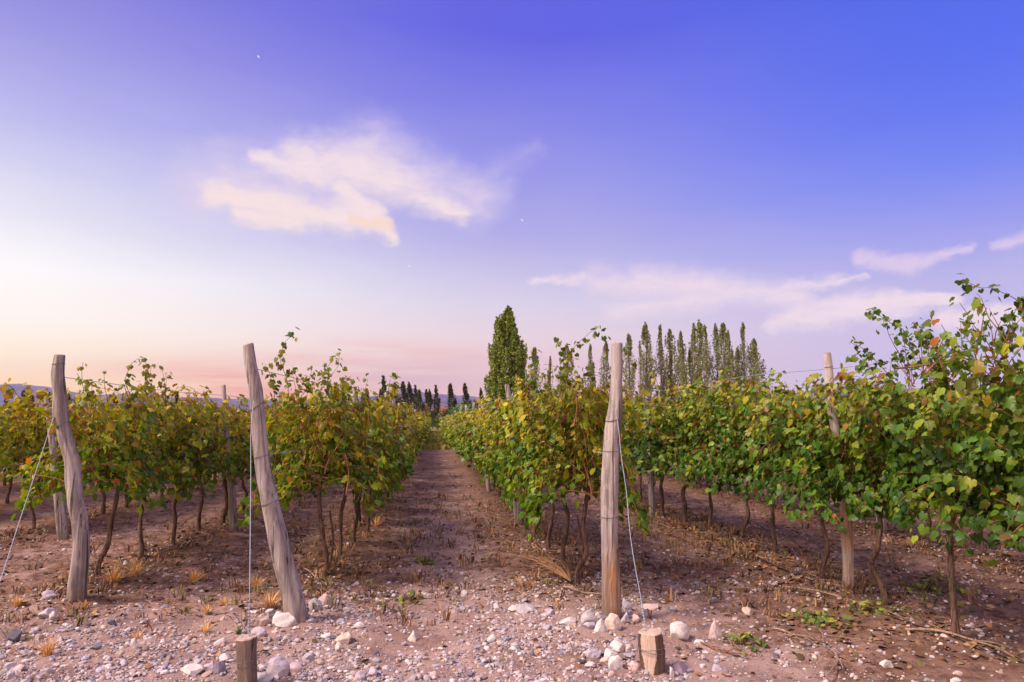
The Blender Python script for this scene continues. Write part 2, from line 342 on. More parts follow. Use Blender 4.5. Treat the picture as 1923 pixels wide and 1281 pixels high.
# ------------------------------------------------------------------ the rows
ROWS = {  # key: x position, canopy top, green (0 yellow .. 1 green), first vine y
    'R0': (-5.45, 1.85, 0.25, 8.6), 'R1': (-3.2, 1.80, 0.3, 6.55), 'R2': (-1.1, 1.78, 0.35, 6.7),
    'R3': (1.38, 1.82, 0.5, 6.5), 'R4': (3.80, 2.08, 0.85, 4.2), 'R5': (6.2, 1.95, 0.6, 6.5), 'R6': (8.6, 1.95, 0.6, 8.0),
    'L1': (-7.8, 1.85, 0.2, 10.5), 'L2': (-10.1, 1.85, 0.2, 13.5), 'L3': (-12.4, 1.85, 0.2, 17.0), 'L4': (-14.8, 1.85, 0.2, 20.0), 'L5': (-17.2, 1.85, 0.2, 23.0), 'L6': (-19.6, 1.85, 0.2, 26.0), 'L7': (-22, 1.85, 0.2, 30.0), 'L8': (-26.8, 1.85, 0.2, 36.0),
    'R7': (11.0, 1.95, 0.6, 11.0), 'R8': (13.4, 1.95, 0.6, 14.0), 'R9': (15.8, 1.95, 0.6, 18.0)}
ROWX = np.array(sorted(v[0] for v in ROWS.values()))
ROW_END = 84.0

# ------------------------------------------------------------------ ground: one sheet to the horizon
def ridge(x):
    d = np.min(np.abs(np.asarray(x)[..., None] - ROWX), axis=-1); return np.exp(-(d / 0.45) ** 2)
def height(x, y, fine=True):
    x = np.asarray(x, float); y = np.asarray(y, float)
    near = np.clip((y - 5.2) / 1.6, 0, 1) * np.clip((60 - y) / 20, 0, 1)
    h = 0.05 * ridge(x) * near + 0.035 * fbm(x * 0.8, y * 0.8, 3) * np.clip((70 - y) / 20, 0, 1)
    if fine: h = h + 0.036 * fbm(x * 4.0, y * 4.0, 11, 4) * np.clip((30 - y) / 10, 0, 1)
    return h
def axis(lo, hi, step, g, far0, far1):
    a = list(np.arange(lo, hi + 1e-6, step)); s = step
    while a[-1] < far1: s *= g; a.append(a[-1] + s)
    s = step
    while a[0] > far0: s *= g; a.insert(0, a[0] - s)
    return np.array(a)
gx = axis(-5.2, 6.2, 0.033, 1.09, -6200, 6200); gy = axis(3.2, 12.0, 0.028, 1.03, -60, 6400)
GX, GY = np.meshgrid(gx, gy); GZ = height(GX, GY)
GZ = GZ + 0.014 * fbm(GX * 15, GY * 15, 5, 2) * np.clip((12 - GY) / 4, 0, 1)
nxg = len(gx); nyg = len(gy); ii = np.arange(nyg - 1)[:, None] * nxg; jj = np.arange(nxg - 1)[None, :]
Q = np.stack([ii + jj, ii + jj + 1, ii + nxg + jj + 1, ii + nxg + jj], -1).reshape(-1, 4)
rd = ridge(GX); inrow = np.clip((GY - 5.8) / 1.2, 0, 1)
lit = (0.20 + 0.56 * rd) * inrow + 0.10 * (1 - inrow)
lit = lit + np.clip((GX - 2.0) / 1.5, 0, 1) * 0.32 * (1 - inrow * 0.6)         # browner soil at the right
dst = 0.75 * (1 - inrow) + 0.40 * (1 - rd) * inrow - np.clip((GX - 2.2) / 2.0, 0, 1) * 0.32 * (1 - inrow)
dst = dst - np.clip((GX - 1.9) / 0.9, 0, 1) * 0.30 * (1 - inrow) * np.clip((GY - 3.7) / 0.5, 0, 1)
dst = dst + 0.35 * np.exp(-((GX - 0.15) / 0.5) ** 2) * inrow * np.clip((14 - GY) / 4, 0, 1)
grs = np.clip((GY - 30 + 6 * vnoise(GX * 2, GY * 0.6, 8)) / 22, 0, 1) * 0.95
ground = link('ground', mesh('ground', np.stack([GX, GY, GZ], -1).reshape(-1, 3), Q, M_SOIL, np.stack([lit, np.clip(dst, 0, 1), grs], -1).reshape(-1, 3)))
tag(ground, 'dusty pinkish brown vineyard soil strewn with pebbles', kind='structure')
def gz(x, y): return float(height(x, y))

# ------------------------------------------------------------------ mountains on the horizon
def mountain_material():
    m, N = material('haze_tinted_rock'); oc = objco(N)
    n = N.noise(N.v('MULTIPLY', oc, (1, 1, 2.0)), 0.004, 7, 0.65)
    out(N, principled(N, N.mix(N.smooth(n, 0.35, 0.65), (0.045, 0.045, 0.10, 1), (0.10, 0.09, 0.165, 1)), 0.95, spec=0.05)); return m  # blue-violet of distant haze painted into the rock colour
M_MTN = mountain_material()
skyline = [(-700, 735), (-300, 712), (-60, 728), (40, 719), (90, 726), (140, 738), (220, 740), (330, 745), (480, 752), (640, 750), (715, 742), (745, 731), (775, 728), (800, 737), (850, 741), (890, 744), (960, 752), (1100, 748), (1250, 746), (1400, 742), (1540, 734), (1660, 728), (1800, 732), (1923, 728), (2200, 726), (2600, 735)]
Dm = 5200.0
sp_ = np.array([(CAM + ray(px, py) * (Dm / ray(px, py)[1])) for px, py in skyline])
xs = np.linspace(sp_[0, 0], sp_[-1, 0], 420)
crest = np.interp(xs, sp_[:, 0], sp_[:, 2]) + 16 * fbm(xs / 160, xs * 0 + 2.2, 21, 5)
vv = np.linspace(0, 1, 26)
MX = np.repeat(xs[None, :], 26, 0); prof = vv[:, None] ** 1.25
MY = Dm + (vv[:, None] - 1) * 1500 + 130 * fbm(MX / 300, vv[:, None] * 4 + MX * 0, 31, 4) * (1 - vv[:, None])
MZ = -3 + (crest[None, :] + 3) * np.clip(prof + 0.14 * fbm(MX / 190, vv[:, None] * 5 + MX * 0, 41, 5) * vv[:, None] * (1 - vv[:, None]) * 3, 0, 1.0)
MX = np.concatenate([MX, MX[-1:]]); MY = np.concatenate([MY, MY[-1:] + 1200]); MZ = np.concatenate([MZ, MZ[-1:] * 0 - 3])
nn = len(xs); ii = np.arange(26)[:, None] * nn; jj = np.arange(nn - 1)[None, :]
Q = np.stack([ii + jj, ii + jj + 1, ii + nn + jj + 1, ii + nn + jj], -1).reshape(-1, 4)
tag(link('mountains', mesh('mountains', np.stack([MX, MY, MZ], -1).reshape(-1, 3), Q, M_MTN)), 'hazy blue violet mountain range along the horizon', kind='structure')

# ------------------------------------------------------------------ leaf shapes
half = [(0.05, -0.02), (0.16, -0.20), (0.40, -0.14), (0.52, 0.04), (0.48, 0.16), (0.58, 0.36), (0.48, 0.52), (0.36, 0.55), (0.25, 0.76)]
ol = [(0.0, 0.05)] + half + [(0.0, 1.0)] + [(-x, y) for x, y in half[::-1]]
L0 = np.array([(0, 0.30, 0.07)] + [(x, y, 0.07 - 0.30 * abs(x) ** 1.3 - 0.22 * max(y, 0) ** 2) for x, y in ol])
L0[1:, 2] += 0.05 * np.sin(np.arange(len(ol)) * 2.4)
L0F = np.array([(0, i, i % len(ol) + 1) for i in range(1, len(ol) + 1)])
L1 = np.array([(0, 0.0, 0.0), (0.52, 0.0, -0.10), (0.55, 0.48, -0.16), (0, 1.0, -0.2), (-0.55, 0.48, -0.16), (-0.52, 0.0, -0.10), (0, 0.32, 0.06)])
L1F = np.array([(6, i, (i + 1) % 6) for i in range(6)])
L2 = np.array([(0, -0.1, 0), (0.5, 0.4, -0.12), (0, 1.0, -0.1), (-0.5, 0.4, -0.12)]); L2F = np.array([(0, 1, 2), (0, 2, 3)])
LEAF = {0: (L0, L0F), 1: (L1, L1F), 2: (L2, L2F)}
def leaves(mb, lod, pos, nor, tip, size, colr):
    V, T = LEAF[lod]; n = len(pos)
    z = nrm(nor); y = nrm(tip - z * np.sum(tip * z, 1, keepdims=True)); x = np.cross(y, z)
    W_ = pos[:, None, :] + size[:, None, None] * (V[None, :, 0:1] * x[:, None, :] + V[None, :, 1:2] * y[:, None, :] + V[None, :, 2:3] * z[:, None, :])
    T_ = (T[None] + (np.arange(n) * len(V))[:, None, None]).reshape(-1, 3)
    mb.add(W_.reshape(-1, 3), T_, np.repeat(colr, len(V), 0))

PAL = np.array([1.32, 1.27, 0.46]) * np.array([(0.026, 0.070, 0.016), (0.050, 0.115, 0.020), (0.085, 0.150, 0.022), (0.150, 0.185, 0.024), (0.225, 0.205, 0.026), (0.30, 0.215, 0.034), (0.20, 0.098, 0.036), (0.26, 0.085, 0.032), (0.12, 0.062, 0.034)])
def leaf_colours(rng, t, green, shoot_hue):
    """green deep in summer colour, yellow and russet where autumn has begun (tops first)"""
    y = 0.42 + 0.86 * t - 0.72 * green + 0.42 * shoot_hue + 0.28 * rng.standard_normal(len(t))
    idx = np.clip((1.1 + 3.0 * y), 0, 5.0)
    i0 = np.floor(idx).astype(int); i1 = np.minimum(i0 + 1, 5); f = (idx - i0)[:, None]
    c = PAL[i0] * (1 - f) + PAL[i1] * f
    br = rng.random(len(t)) < (0.02 + 0.16 * np.clip(y - 0.45, 0, 1) + 0.12 * np.clip(shoot_hue - 0.6, 0, 1) * (shoot_hue > 0.6))
    c = np.where(br[:, None], PAL[rng.choice([6, 7, 8, 6, 8], len(t))], c)
    return c * (0.6 + 0.8 * rng.random((len(t), 1)) ** 1.2) * np.array([1 - 0.14 * green, 1.0, 1 + 0.1 * green])

def crown(rng, lod, green, z1, nshoot, tall=(), wx=0.5, ylen=1.0, zmin=0.72, zc=0.98, leaf=None, per=2, shoots=()):
    """shoots trained up from a cordon along the row, arching over; leaves set along each shoot"""
    S = nshoot; step = 0.07; K = 21
    p = np.stack([rng.normal(0, 0.06, S), rng.uniform(-0.55, 0.55, S) * ylen, zc + rng.uniform(-0.1, 0.12, S)], 1)
    side = np.where(rng.random(S) < 0.5, -1.0, 1.0); up = rng.random(S)
    kind = rng.random(S)                                        # <0.5 upright, else arching and drooping
    d = nrm(np.stack([side * np.where(kind < 0.5, rng.uniform(0.05, 0.45, S), rng.uniform(0.5, 1.3, S)), rng.normal(0, 0.3, S), np.where(kind < 0.5, 1.0, rng.uniform(0.25, 0.9, S))], 1))
    grav = np.where(kind < 0.5, rng.uniform(0.2, 0.9, S), rng.uniform(1.6, 3.6, S))
    top = z1 + rng.normal(0, 0.09, S); hue = rng.normal(0, 0.5, S); lim = wx * rng.uniform(0.6, 1.1, S); low = zmin + np.abs(rng.normal(0, 0.12, S)); nlen = rng.integers(12, K + 1, S)
    path = [p.copy()]; P_ = []; H_ = []; O_ = []
    alive = np.ones(S, bool)
    for k in range(K):
        d = d + np.stack([rng.normal(0, 0.10, S), rng.normal(0, 0.12, S), rng.normal(0, 0.08, S) - grav * step], 1)
        over = p[:, 2] > top - 0.12; d[over, 2] -= 0.55; d[over, 0] += 0.2 * side[over]
        wide = np.abs(p[:, 0]) > lim; d[wide, 0] *= 0.3
        d = nrm(d); p = p + d * step; alive &= (p[:, 2] > low) & (k < nlen); path.append(p.copy())
        for q in range(per):
            j = alive & (rng.random(S) < 0.92)
            o = nrm(np.stack([side * rng.uniform(0.2, 1.0, S), rng.normal(0, 0.8, S), rng.normal(0.0, 0.5, S)], 1))
            P_.append((p + o * rng.uniform(0.03, 0.12, (S, 1)))[j]); H_.append(hue[j]); O_.append(side[j])
    pos = np.concatenate(P_); hue_ = np.concatenate(H_); sd_ = np.concatenate(O_); n = len(pos)
    sgn = np.where(np.abs(pos[:, 0]) > 0.12, np.sign(pos[:, 0]), sd_)
    tt = np.clip((pos[:, 2] - zmin) / (z1 - zmin), 0, 1.2)
    nor = np.stack([sgn * 0.85, np.zeros(n), 0.35 + 0.5 * tt], 1) + rng.normal(0, 0.48, (n, 3))
    tip = np.stack([sgn * 0.35, np.zeros(n), -0.9 * np.ones(n)], 1) + rng.normal(0, 0.45, (n, 3))
    base = {0: 0.08, 1: 0.075, 2: 0.12}[lod] if leaf is None else leaf
    size = base * rng.uniform(0.6, 1.35, n)
    mb = MB(); leaves(mb, lod, pos, nor, tip, size, leaf_colours(rng, tt, green, hue_))
    cb = MB()
    if lod < 2:
        PA = np.stack(path, 1)
        for s in range(S):
            if lod == 0 or s % 3 == 0:
                nl = int(nlen[s]); q = PA[s, :nl + 1]; ok = q[:, 2] > low[s] - 0.03
                q = q[:max(3, int(np.argmin(ok)) if not ok.all() else len(q))]
                cb.add(*tube(q, np.linspace(0.0055, 0.0022, len(q)), 5, False))
    for q in shoots:
        q = resample(np.array(q), 26) + np.cumsum(rng.normal(0, 0.004, (26, 3)), 0); cb.add(*tube(q, np.linspace(0.004, 0.0016, 26), 5, False))
        idx = np.arange(0, 26).repeat(2); idx = idx[rng.random(len(idx)) < 0.7]; m_ = len(idx); o = nrm(rng.normal(0, 1, (m_, 3))) * rng.uniform(0.02, 0.06, (m_, 1))
        leaves(mb, lod, q[idx] + o, nrm(o) + np.array([0, 0, 0.5]) + rng.normal(0, 0.4, (m_, 3)), nrm(o) * 0.6 + np.array([0, 0, -0.8]), base * rng.uniform(0.5, 0.95, m_), leaf_colours(rng, np.full(m_, 0.5), green, np.zeros(m_)) * 0.85)
    for (tx, ty, zt) in tall:                                   # long shoots standing above the hedge, leaf colour darkened to look backlit
        for r in range(4):
            n = int((zt - z1 + 0.35) / 0.05) - 2 * r; n = max(n, 5)
            q = np.zeros((n, 3)); q[0] = (tx + rng.normal(0, 0.08), ty + rng.normal(0, 0.10), z1 - 0.3)
            dd = np.array([rng.normal(0, 0.22), rng.normal(0, 0.22), 1.0])
            for k in range(1, n):
                dd = dd + rng.normal(0, 0.13, 3); dd[2] = max(dd[2], 0.55 if k < n - 4 else 0.0); dd /= np.linalg.norm(dd); q[k] = q[k - 1] + dd * 0.05
            cb.add(*tube(q, np.linspace(0.0045, 0.0018, n), 5, False))
            idx = np.arange(3, n).repeat(2); idx = idx[rng.random(len(idx)) < 0.7]; m_ = len(idx)
            o = rng.normal(0, 1, (m_, 3)); o = nrm(o) * rng.uniform(0.03, 0.09, (m_, 1)); pp = q[idx] + o
            leaves(mb, lod, pp, nrm(o) + np.array([0, 0, 0.5]) + rng.normal(0, 0.4, (m_, 3)), nrm(o) * 0.6 + np.array([0, 0, -0.8]) + rng.normal(0, 0.3, (m_, 3)), base * rng.uniform(0.45, 0.9, m_), leaf_colours(rng, np.full(m_, 0.5), green, np.full(m_, 0.35 * rng.normal())) * 0.8)
    return mb, cb
def trunk_mesh(rng, top=0.98, lean=(0, 0), r0=0.030, hero=True, split=False):
    mb = MB(); w = 0.05
    pts = [(0, 0, -0.06), (rng.normal(0, .012), rng.normal(0, .012), 0.1)]
    for k, z in enumerate((0.3, 0.5, 0.72, top)):
        f = z / top; pts.append((lean[0] * f + rng.normal(0, w * 0.45), lean[1] * f + rng.normal(0, w * 0.6), z))
    n = 26 if hero else 9; q = resample(np.array(pts), n)
    ph = rng.uniform(0, 6, 4)
    mod = (lambda u, a: 1 + 0.13 * np.sin(a * 3 + ph[0] + u * 9) + 0.10 * np.sin(a * 5 + ph[1] - u * 17) + 0.12 * np.sin(u * 31 + ph[2]) + 0.35 * np.exp(-(u / 0.07) ** 2) + 0.25 * np.exp(-((u - 1) / 0.06) ** 2)) if hero else None
    mb.add(*tube(q, np.linspace(r0, r0 * 0.68, n), 10 if hero else 6, True, mod))
    e = q[-1]
    for s in (-1, 1):
        c = [e - np.array([0, 0, 0.04])] + [e + np.array([rng.normal(0, 0.03), s * 0.14 * k, 0.03 * (k > 0) + rng.normal(0, 0.018)]) for k in range(1, 5)]
        c = resample(np.array(c), 12 if hero else 5)
        mb.add(*tube(c, np.linspace(r0 * 0.6, r0 * 0.34, len(c)), 7 if hero else 5))
    if hero and split:
        c = resample(np.array([(0.01, 0.02, -0.05), (0.05, 0.06, 0.12), (0.07, 0.12, 0.3), (0.02, 0.15, 0.62)]), 12)
        mb.add(*tube(c, np.linspace(r0 * 0.55, r0 * 0.4, 12), 7))
    return mb

# ------------------------------------------------------------------ grapevines
rng = np.random.default_rng(7)
ROWTEXT = {'R0': 'the second row left of the lane beyond the crooked post', 'R1': 'the row behind the crooked post', 'R2': 'the row behind the leaning post', 'R3': 'the row behind the stout upright post',
           'R4': 'the tall green row on the right', 'R5': 'the row behind the tall green right row'}
ROWTEXT['R0'] = 'the row beyond the crooked post'
hero_px = {'R4': [(1800, 1200), (1660, 1140), (1545, 1100), (1455, 1052), (1394, 1022), (1335, 1003), (1287, 990), (1246, 975)],
           'R3': [(1087, 1108), (1059, 1070), (1030, 1040), (1006, 1018), (990, 1000)],
           'R2': [(607, 1090), (638, 1052), (664, 1025), (690, 1003)],
           'R1': [(185, 1100), (262, 1056), (325, 1030), (374, 1008), (418, 992)],
           'R0': [(62, 1000), (112, 985)]}
tall_for = {('R2', 0): [(-0.15, -0.25, 2.42), (0.05, -0.05, 2.2), (0.15, 0.35, 2.28)], ('R2', 1): [(0.1, 0.1, 2.22), (0.2, 0.3, 2.1)], ('R1', 0): [(-0.15, 0.15, 2.1)], ('R1', 1): [(0.05, -0.1, 2.24), (0.1, 0.1, 2.15)],
            ('R3', 0): [(0.1, -0.2, 2.38), (-0.1, 0.05, 2.3), (0.25, 0.0, 2.42), (-0.25, 0.25, 2.2), (0.0, 0.3, 2.25)], ('R3', 1): [(0, 0.1, 2.3), (-0.2, -0.1, 2.2)], ('R3', 2): [(-0.1, 0, 2.15)],
            ('R4', 0): [(-0.1, 0.1, 2.5), (0.1, 0.3, 2.45), (0, -0.1, 2.5)], ('R4', 1): [(-0.3, -0.2, 2.4), (-0.1, 0.1, 2.45), (0.1, -0.3, 2.5), (0.1, 0.3, 2.35)], ('R4', 2): [(0.1, -0.35, 2.3), (0.25, -0.2, 2.2)],
            ('R4', 3): [(0.2, 0.4, 2.1)], ('R4', 4): [(0.0, 0.2, 2.25)], ('R4', 5): [(0.1, 0, 2.35)], ('R4', 6): [(0.0, 0.2, 2.3)]}
shoots_px = {('R4', 0): [([(1935, 640), (1925, 590), (1895, 556), (1865, 542), (1830, 536), (1798, 524)], 4.35), ([(1900, 660), (1890, 610), (1910, 570), (1925, 545)], 4.3)],
             ('R4', 1): [([(1720, 680), (1705, 640), (1690, 615), (1665, 602), (1648, 592), (1627, 582)], 4.9), ([(1680, 720), (1655, 690), (1635, 665), (1615, 652), (1596, 646)], 5.0), ([(1760, 660), (1745, 630), (1730, 612)], 4.9)],
             ('R2', 0): [([(545, 770), (540, 715), (528, 675), (540, 645), (552, 630)], 6.3), ([(555, 770), (572, 720), (575, 690)], 6.4), ([(520, 770), (512, 720), (500, 680)], 6.2)], ('R2', 1): [([(610, 770), (600, 720), (612, 685), (622, 665)], 6.9), ([(640, 770), (650, 730), (665, 708)], 7.0)],
             ('R1', 0): [([(150, 760), (165, 725), (150, 705)], 6.4)], ('R1', 1): [([(245, 770), (235, 720), (245, 690), (262, 674), (280, 690)], 7.0), ([(270, 770), (280, 720), (285, 690)], 7.1)],
             ('R3', 0): [([(1065, 740), (1062, 690), (1080, 650), (1100, 632), (1124, 614)], 6.2), ([(1050, 740), (1055, 680), (1048, 640)], 6.3)], ('R3', 1): [([(1010, 740), (1000, 690), (1010, 660)], 6.9)]}
bare_px = {('R4', 1): [([(1786, 1000), (1791, 970), (1806, 942), (1832, 956)], 4.6), ([(1788, 990), (1783, 955), (1776, 928)], 4.6), ([(1790, 985), (1800, 955), (1812, 932)], 4.62), ([(1680, 692), (1715, 689), (1748, 684)], 4.55), ([(1738, 702), (1768, 672), (1802, 658)], 4.55), ([(1770, 690), (1762, 660), (1772, 636)], 4.6)],
           ('R4', 0): [([(1950, 965), (1905, 950), (1868, 938)], 4.05)], ('R3', 0): [([(1112, 930), (1106, 900), (1096, 870)], 6.0), ([(1078, 800), (1084, 760), (1080, 720)], 6.0)], ('R2', 0): [([(650, 930), (655, 890), (648, 850)], 6.3)]}
plants = []                                                    # (row, index in row, x, y)
for rk, (rx, z1, g, y0) in ROWS.items():
    k = 0; y = y0
    if rk == 'R4': plants.append((rk, 0, 3.86, 4.08)); k = 1
    for px, py in hero_px.get(rk, []):
        p = on_ground(px, py); plants.append((rk, k, p[0], p[1])); k += 1; y = p[1] + 0.85
    while y < ROW_END:
        plants.append((rk, k, rx + rng.normal(0, 0.035), y)); k += 1; y += 0.85 + rng.normal(0, 0.05)
wrow = {'R2': 1.0, 'R3': 1.0, 'R1': 0.75, 'R4': 0.9, 'R0': 0.55, 'R5': 0.30, 'L1': 0.42, 'L2': 0.36, 'R6': 0.2}
def score(pl):
    rk, k, x, y = pl; px, py, z = project((x, y, 1.5))
    if px < -120 or px > 2060: return 0.0
    return wrow.get(rk, 0.3 if rk[0] == 'L' else 0.15) / z
order = sorted(plants, key=score, reverse=True); singles = order[:292]; rest = [p for p in order[292:]]
variants = {}
def variant(lod, green, z1):
    key = (lod, round(green, 1), round(z1, 1))
    if key not in variants:
        L = []
        for v in range(6 if lod == 1 else 5):
            r_ = np.random.default_rng(100 * lod + v + int(green * 1000) + int(z1 * 10))
            mb, cb = crown(r_, lod, green, z1, {1: 34, 2: 24}[lod], wx=0.52, per=2)
            L.append((mb.build('vine_foliage', M_LEAF), cb.build('vine_canes', M_CANE) if cb.n else None, trunk_mesh(r_, hero=lod == 1).build('vine_trunk', M_BARK)))
        variants[key] = L
    return variants[key]
ordinal = ['first', 'second', 'third', 'fourth', 'fifth', 'sixth', 'seventh', 'eighth', 'ninth', 'tenth', 'eleventh', 'twelfth']
near_count = {}
for rk, k, x, y in singles:
    rx, z1, g, _ = ROWS[rk]; px, py, z = project((x, y, 1.2))
    root = empty('grapevine', (x, y, gz(x, y)), 0.0 if z < 10 or rng.random() < 0.5 else math.pi)
    hero = z < 10.0 and rk in hero_px
    if hero:
        r_ = np.random.default_rng(sum(map(ord, rk)) * 31 + k)
        gg = g - (0.25 if rk == 'R4' and k >= 5 else 0.0)
        zt = z1 + (({0: 0.30, 1: 0.06, 2: -0.14, 3: -0.36, 4: -0.10}).get(k, 0.0) if rk == 'R4' else 0)
        mb, cb = crown(r_, 0, gg, zt, 64 if rk == 'R4' else 50, tall_for.get((rk, k), ()), wx=0.6 if rk == 'R4' else 0.46 if rk == 'R3' else 0.54, per=3, leaf=0.055 if rk == 'R4' else 0.056, zmin={('R3', 0): 0.54, ('R3', 1): 0.60, ('R2', 0): 0.60, ('R4', 0): 0.76, ('R4', 1): 0.78, ('R4', 2): 0.74}.get((rk, k), 0.70),
                       shoots=[[on_plane(a, b, Y) - np.array([x, y, gz(x, y)]) for a, b in pp] for pp, Y in shoots_px.get((rk, k), [])])
        for pp, Y in bare_px.get((rk, k), []):
            cb.add(*tube(resample(np.array([on_plane(a, b, Y) - np.array([x, y, gz(x, y)]) for a, b in pp]), 14), np.linspace(0.0075, 0.004, 14), 6, False))
        lean = {('R4', 1): (-0.04, -0.02), ('R4', 2): (-0.1, 0.0), ('R1', 0): (0.08, 0.1), ('R1', 1): (-0.06, 0.1), ('R3', 0): (0.1, 0)}.get((rk, k), tuple(r_.normal(0, 0.05, 2)))
        link('foliage', mb.build('vine_foliage', M_LEAF), root); link('canes', cb.build('vine_canes', M_CANE), root)
        link('trunk', trunk_mesh(r_, lean=lean, r0=0.025, split=(rk, k) in (('R2', 0), ('R3', 0))).build('vine_trunk', M_BARK), root)
    else:
        lod = 1 if z < 22 else 2
        fm, cm, tm = variant(lod, g, z1)[rng.integers(0, 5)]
        link('foliage', fm, root); link('trunk', tm, root)
        if cm is not None: link('canes', cm, root)
        s = rng.uniform(0.86, 1.0); root.scale = (rng.uniform(1.0, 1.25), 1.0, s)
    txt = ROWTEXT.get(rk)
    if txt and k < 12 and z < 16 and rk != 'R5':
        look = {'R0': 'yellowing grapevine', 'R1': 'olive and yellow grapevine', 'R2': 'yellow-green grapevine', 'R3': 'green and russet grapevine', 'R4': 'leafy green grapevine'}[rk]
        tag(root, f'{look}, {ordinal[k]} in {txt}', 'grapevine', f'grapevines in {txt}')
    else:
        if txt is None: txt = 'the rows further left past the crooked post' if rk[0] == 'L' else 'the rows hidden behind the tall right rows'
        tag(root, f'one of many small grapevines receding in {txt}', 'grapevine', f'receding grapevines in {txt}')

# the rest of the vineyard, one mass
mb = MB(); rr_ = np.random.default_rng(55)
proto = [crown(np.random.default_rng(900 + v), 2, 0.3, 1.87, 12, per=1, leaf=0.2)[0] for v in range(6)]
proto = [(np.concatenate(p.V), np.concatenate(p.T), np.concatenate(p.C)) for p in proto]
for rk, k, x, y in rest:
    px, py, z = project((x, y, 1.2))
    if px < -500 or px > 2400: continue
    V, T, C_ = proto[rr_.integers(0, 6)]; s = -1 if rr_.random() < 0.5 else 1
    mb.add(V * np.array([s, s, rr_.uniform(0.86, 0.99)]) + np.array([x, y, gz(x, y)]), T, C_ * rr_.uniform(0.85, 1.12))
    mb.add(*tube(np.array([(x, y, -0.05), (x + 0.02, y, 0.5), (x, y + 0.03, 1.0)]), [0.03, 0.025, 0.02], 5, False), (0.12, 0.08, 0.06))
tag(link('distant_grapevines', mb.build('distant_grapevines', M_LEAF, True)), 'mass of far vineyard rows seen over and between the nearer rows', 'vineyard', kind='stuff')

# ------------------------------------------------------------------ wooden posts
def post(pts_px, Y0, label, name='wooden_post', group=None, mat=M_POST, seed=1, loops=(), tilt=(0.0, 0.0), dY=0.0, bury=0.12, knots=()):
    """pts_px: (px, py, width px) from the top down; the post stands at depth Y0, its top dY further away"""
    n = len(pts_px); top_y, bot_y = pts_px[0][1], pts_px[-1][1]
    P = []
    for px, py, w in pts_px:
        f = (bot_y - py) / (bot_y - top_y); q = on_plane(px, py, Y0 + dY * f); dep = project(q)[2]
        P.append((*q, w * 0.9 / F * dep / 2))
    P = np.array(P)[::-1]; b = P[0, :3].copy(); b[2] = gz(b[0], b[1])
    P[:, :3] -= b; P[0, 2] = min(P[0, 2], 0.0)
    P = np.vstack([np.r_[P[0, :3] - (P[1, :3] - P[0, :3]) / np.linalg.norm(P[1, :3] - P[0, :3]) * bury, P[0, 3]], P])
    q = resample(P, 90); r_ = np.random.default_rng(seed); ph = r_.uniform(0, 6.28, 8)
    grooves = [(r_.uniform(0.1, 0.95), 4.71 + r_.uniform(-1.5, 1.5), r_.uniform(0.05, 0.15), r_.uniform(0.10, 0.35), r_.uniform(0.10, 0.22)) for _ in range(9)]
    def mod(u, a):
        m = 1 + 0.035 * np.sin(2 * a + ph[0] + 2 * u) + 0.03 * np.sin(3 * a + ph[1] - 3 * u) + 0.018 * np.sin(7 * a + ph[2] + 4 * np.sin(5 * u)) + 0.02 * np.sin(u * 21 + ph[3])
        m = m + 0.03 * vnoise(u * 26 + 0 * a, a * 1.4, seed * 7) + 0.012 * vnoise(u * 60 + 0 * a, a * 3, seed * 9 + 1)
        for (gu, ga, gd, gl, gw) in grooves:
            da = np.angle(np.exp(1j * (a - ga - 0.35 * np.sin(u * 7 + ga)))); m = m - gd * np.exp(-((u - gu) / gl) ** 4 - (da / gw) ** 2)
        for (ku, ka, ks, kr) in knots:
            da = np.angle(np.exp(1j * (a - ka))); m = m + ks * np.exp(-((u - ku) / kr) ** 2 - (da / 0.5) ** 2)
        return m
    V, T = tube(q[:, :3], q[:, 3], 44, False, mod)
    root = empty(name, b)
    sh = link('shaft', mesh('post_shaft', V, T, mat), root)
    ring = V[-44:]; c = ring.mean(0); tv = nrm(q[-1, :3] - q[-4, :3])
    rot = ring.copy(); tl = np.array([tilt[0], tilt[1]]); rot[:, 2] += (ring[:, 0] - c[0]) * tl[0] + (ring[:, 1] - c[1]) * tl[1]
    Vt = np.concatenate([rot, c + (rot - c) * 0.93 + tv * 0.008, [c + tv * 0.006]]); j = np.arange(44); k = (j + 1) % 44
    V2 = sh.data.vertices; Va = V.copy(); Va[-44:] = rot; V2.foreach_set('co', Va.astype(np.float32).ravel())
    Tt = np.concatenate([np.stack([j, k, 44 + k], 1), np.stack([j, 44 + k, 44 + j], 1), np.stack([44 + j, 44 + k, np.full(44, 88)], 1)])
    link('sawn_top', mesh('post_top', Vt, Tt, M_END, smooth=False), root)
    for (f, nturn, slant) in loops:
        i = int(f * 89); rr = q[i, 3] + 0.004; a = np.linspace(0, 2 * np.pi * nturn, int(40 * nturn) + 1); mm = mod(np.array([[f]]), a[None, :])[0]
        tn = nrm(q[min(i + 1, 89), :3] - q[max(i - 1, 0), :3]); A = nrm(np.array([1.0, 0, 0]) - tn * tn[0]); B = np.cross(tn, A)
        L = q[i, :3] + ((q[i, 3] * mm + 0.003))[:, None] * (np.cos(a)[:, None] * A + np.sin(a)[:, None] * B) + tn * (slant * np.sin(a + 1.2) + 0.006 * a / 6.28)[:, None]
        link('wire_loop', mesh('wire_loop', *tube(L, 0.0022, 6), M_LOOP), root)
    tag(root, label, 'post', group); return root, q, b
GP = 'wooden trellis posts along the vine rows'
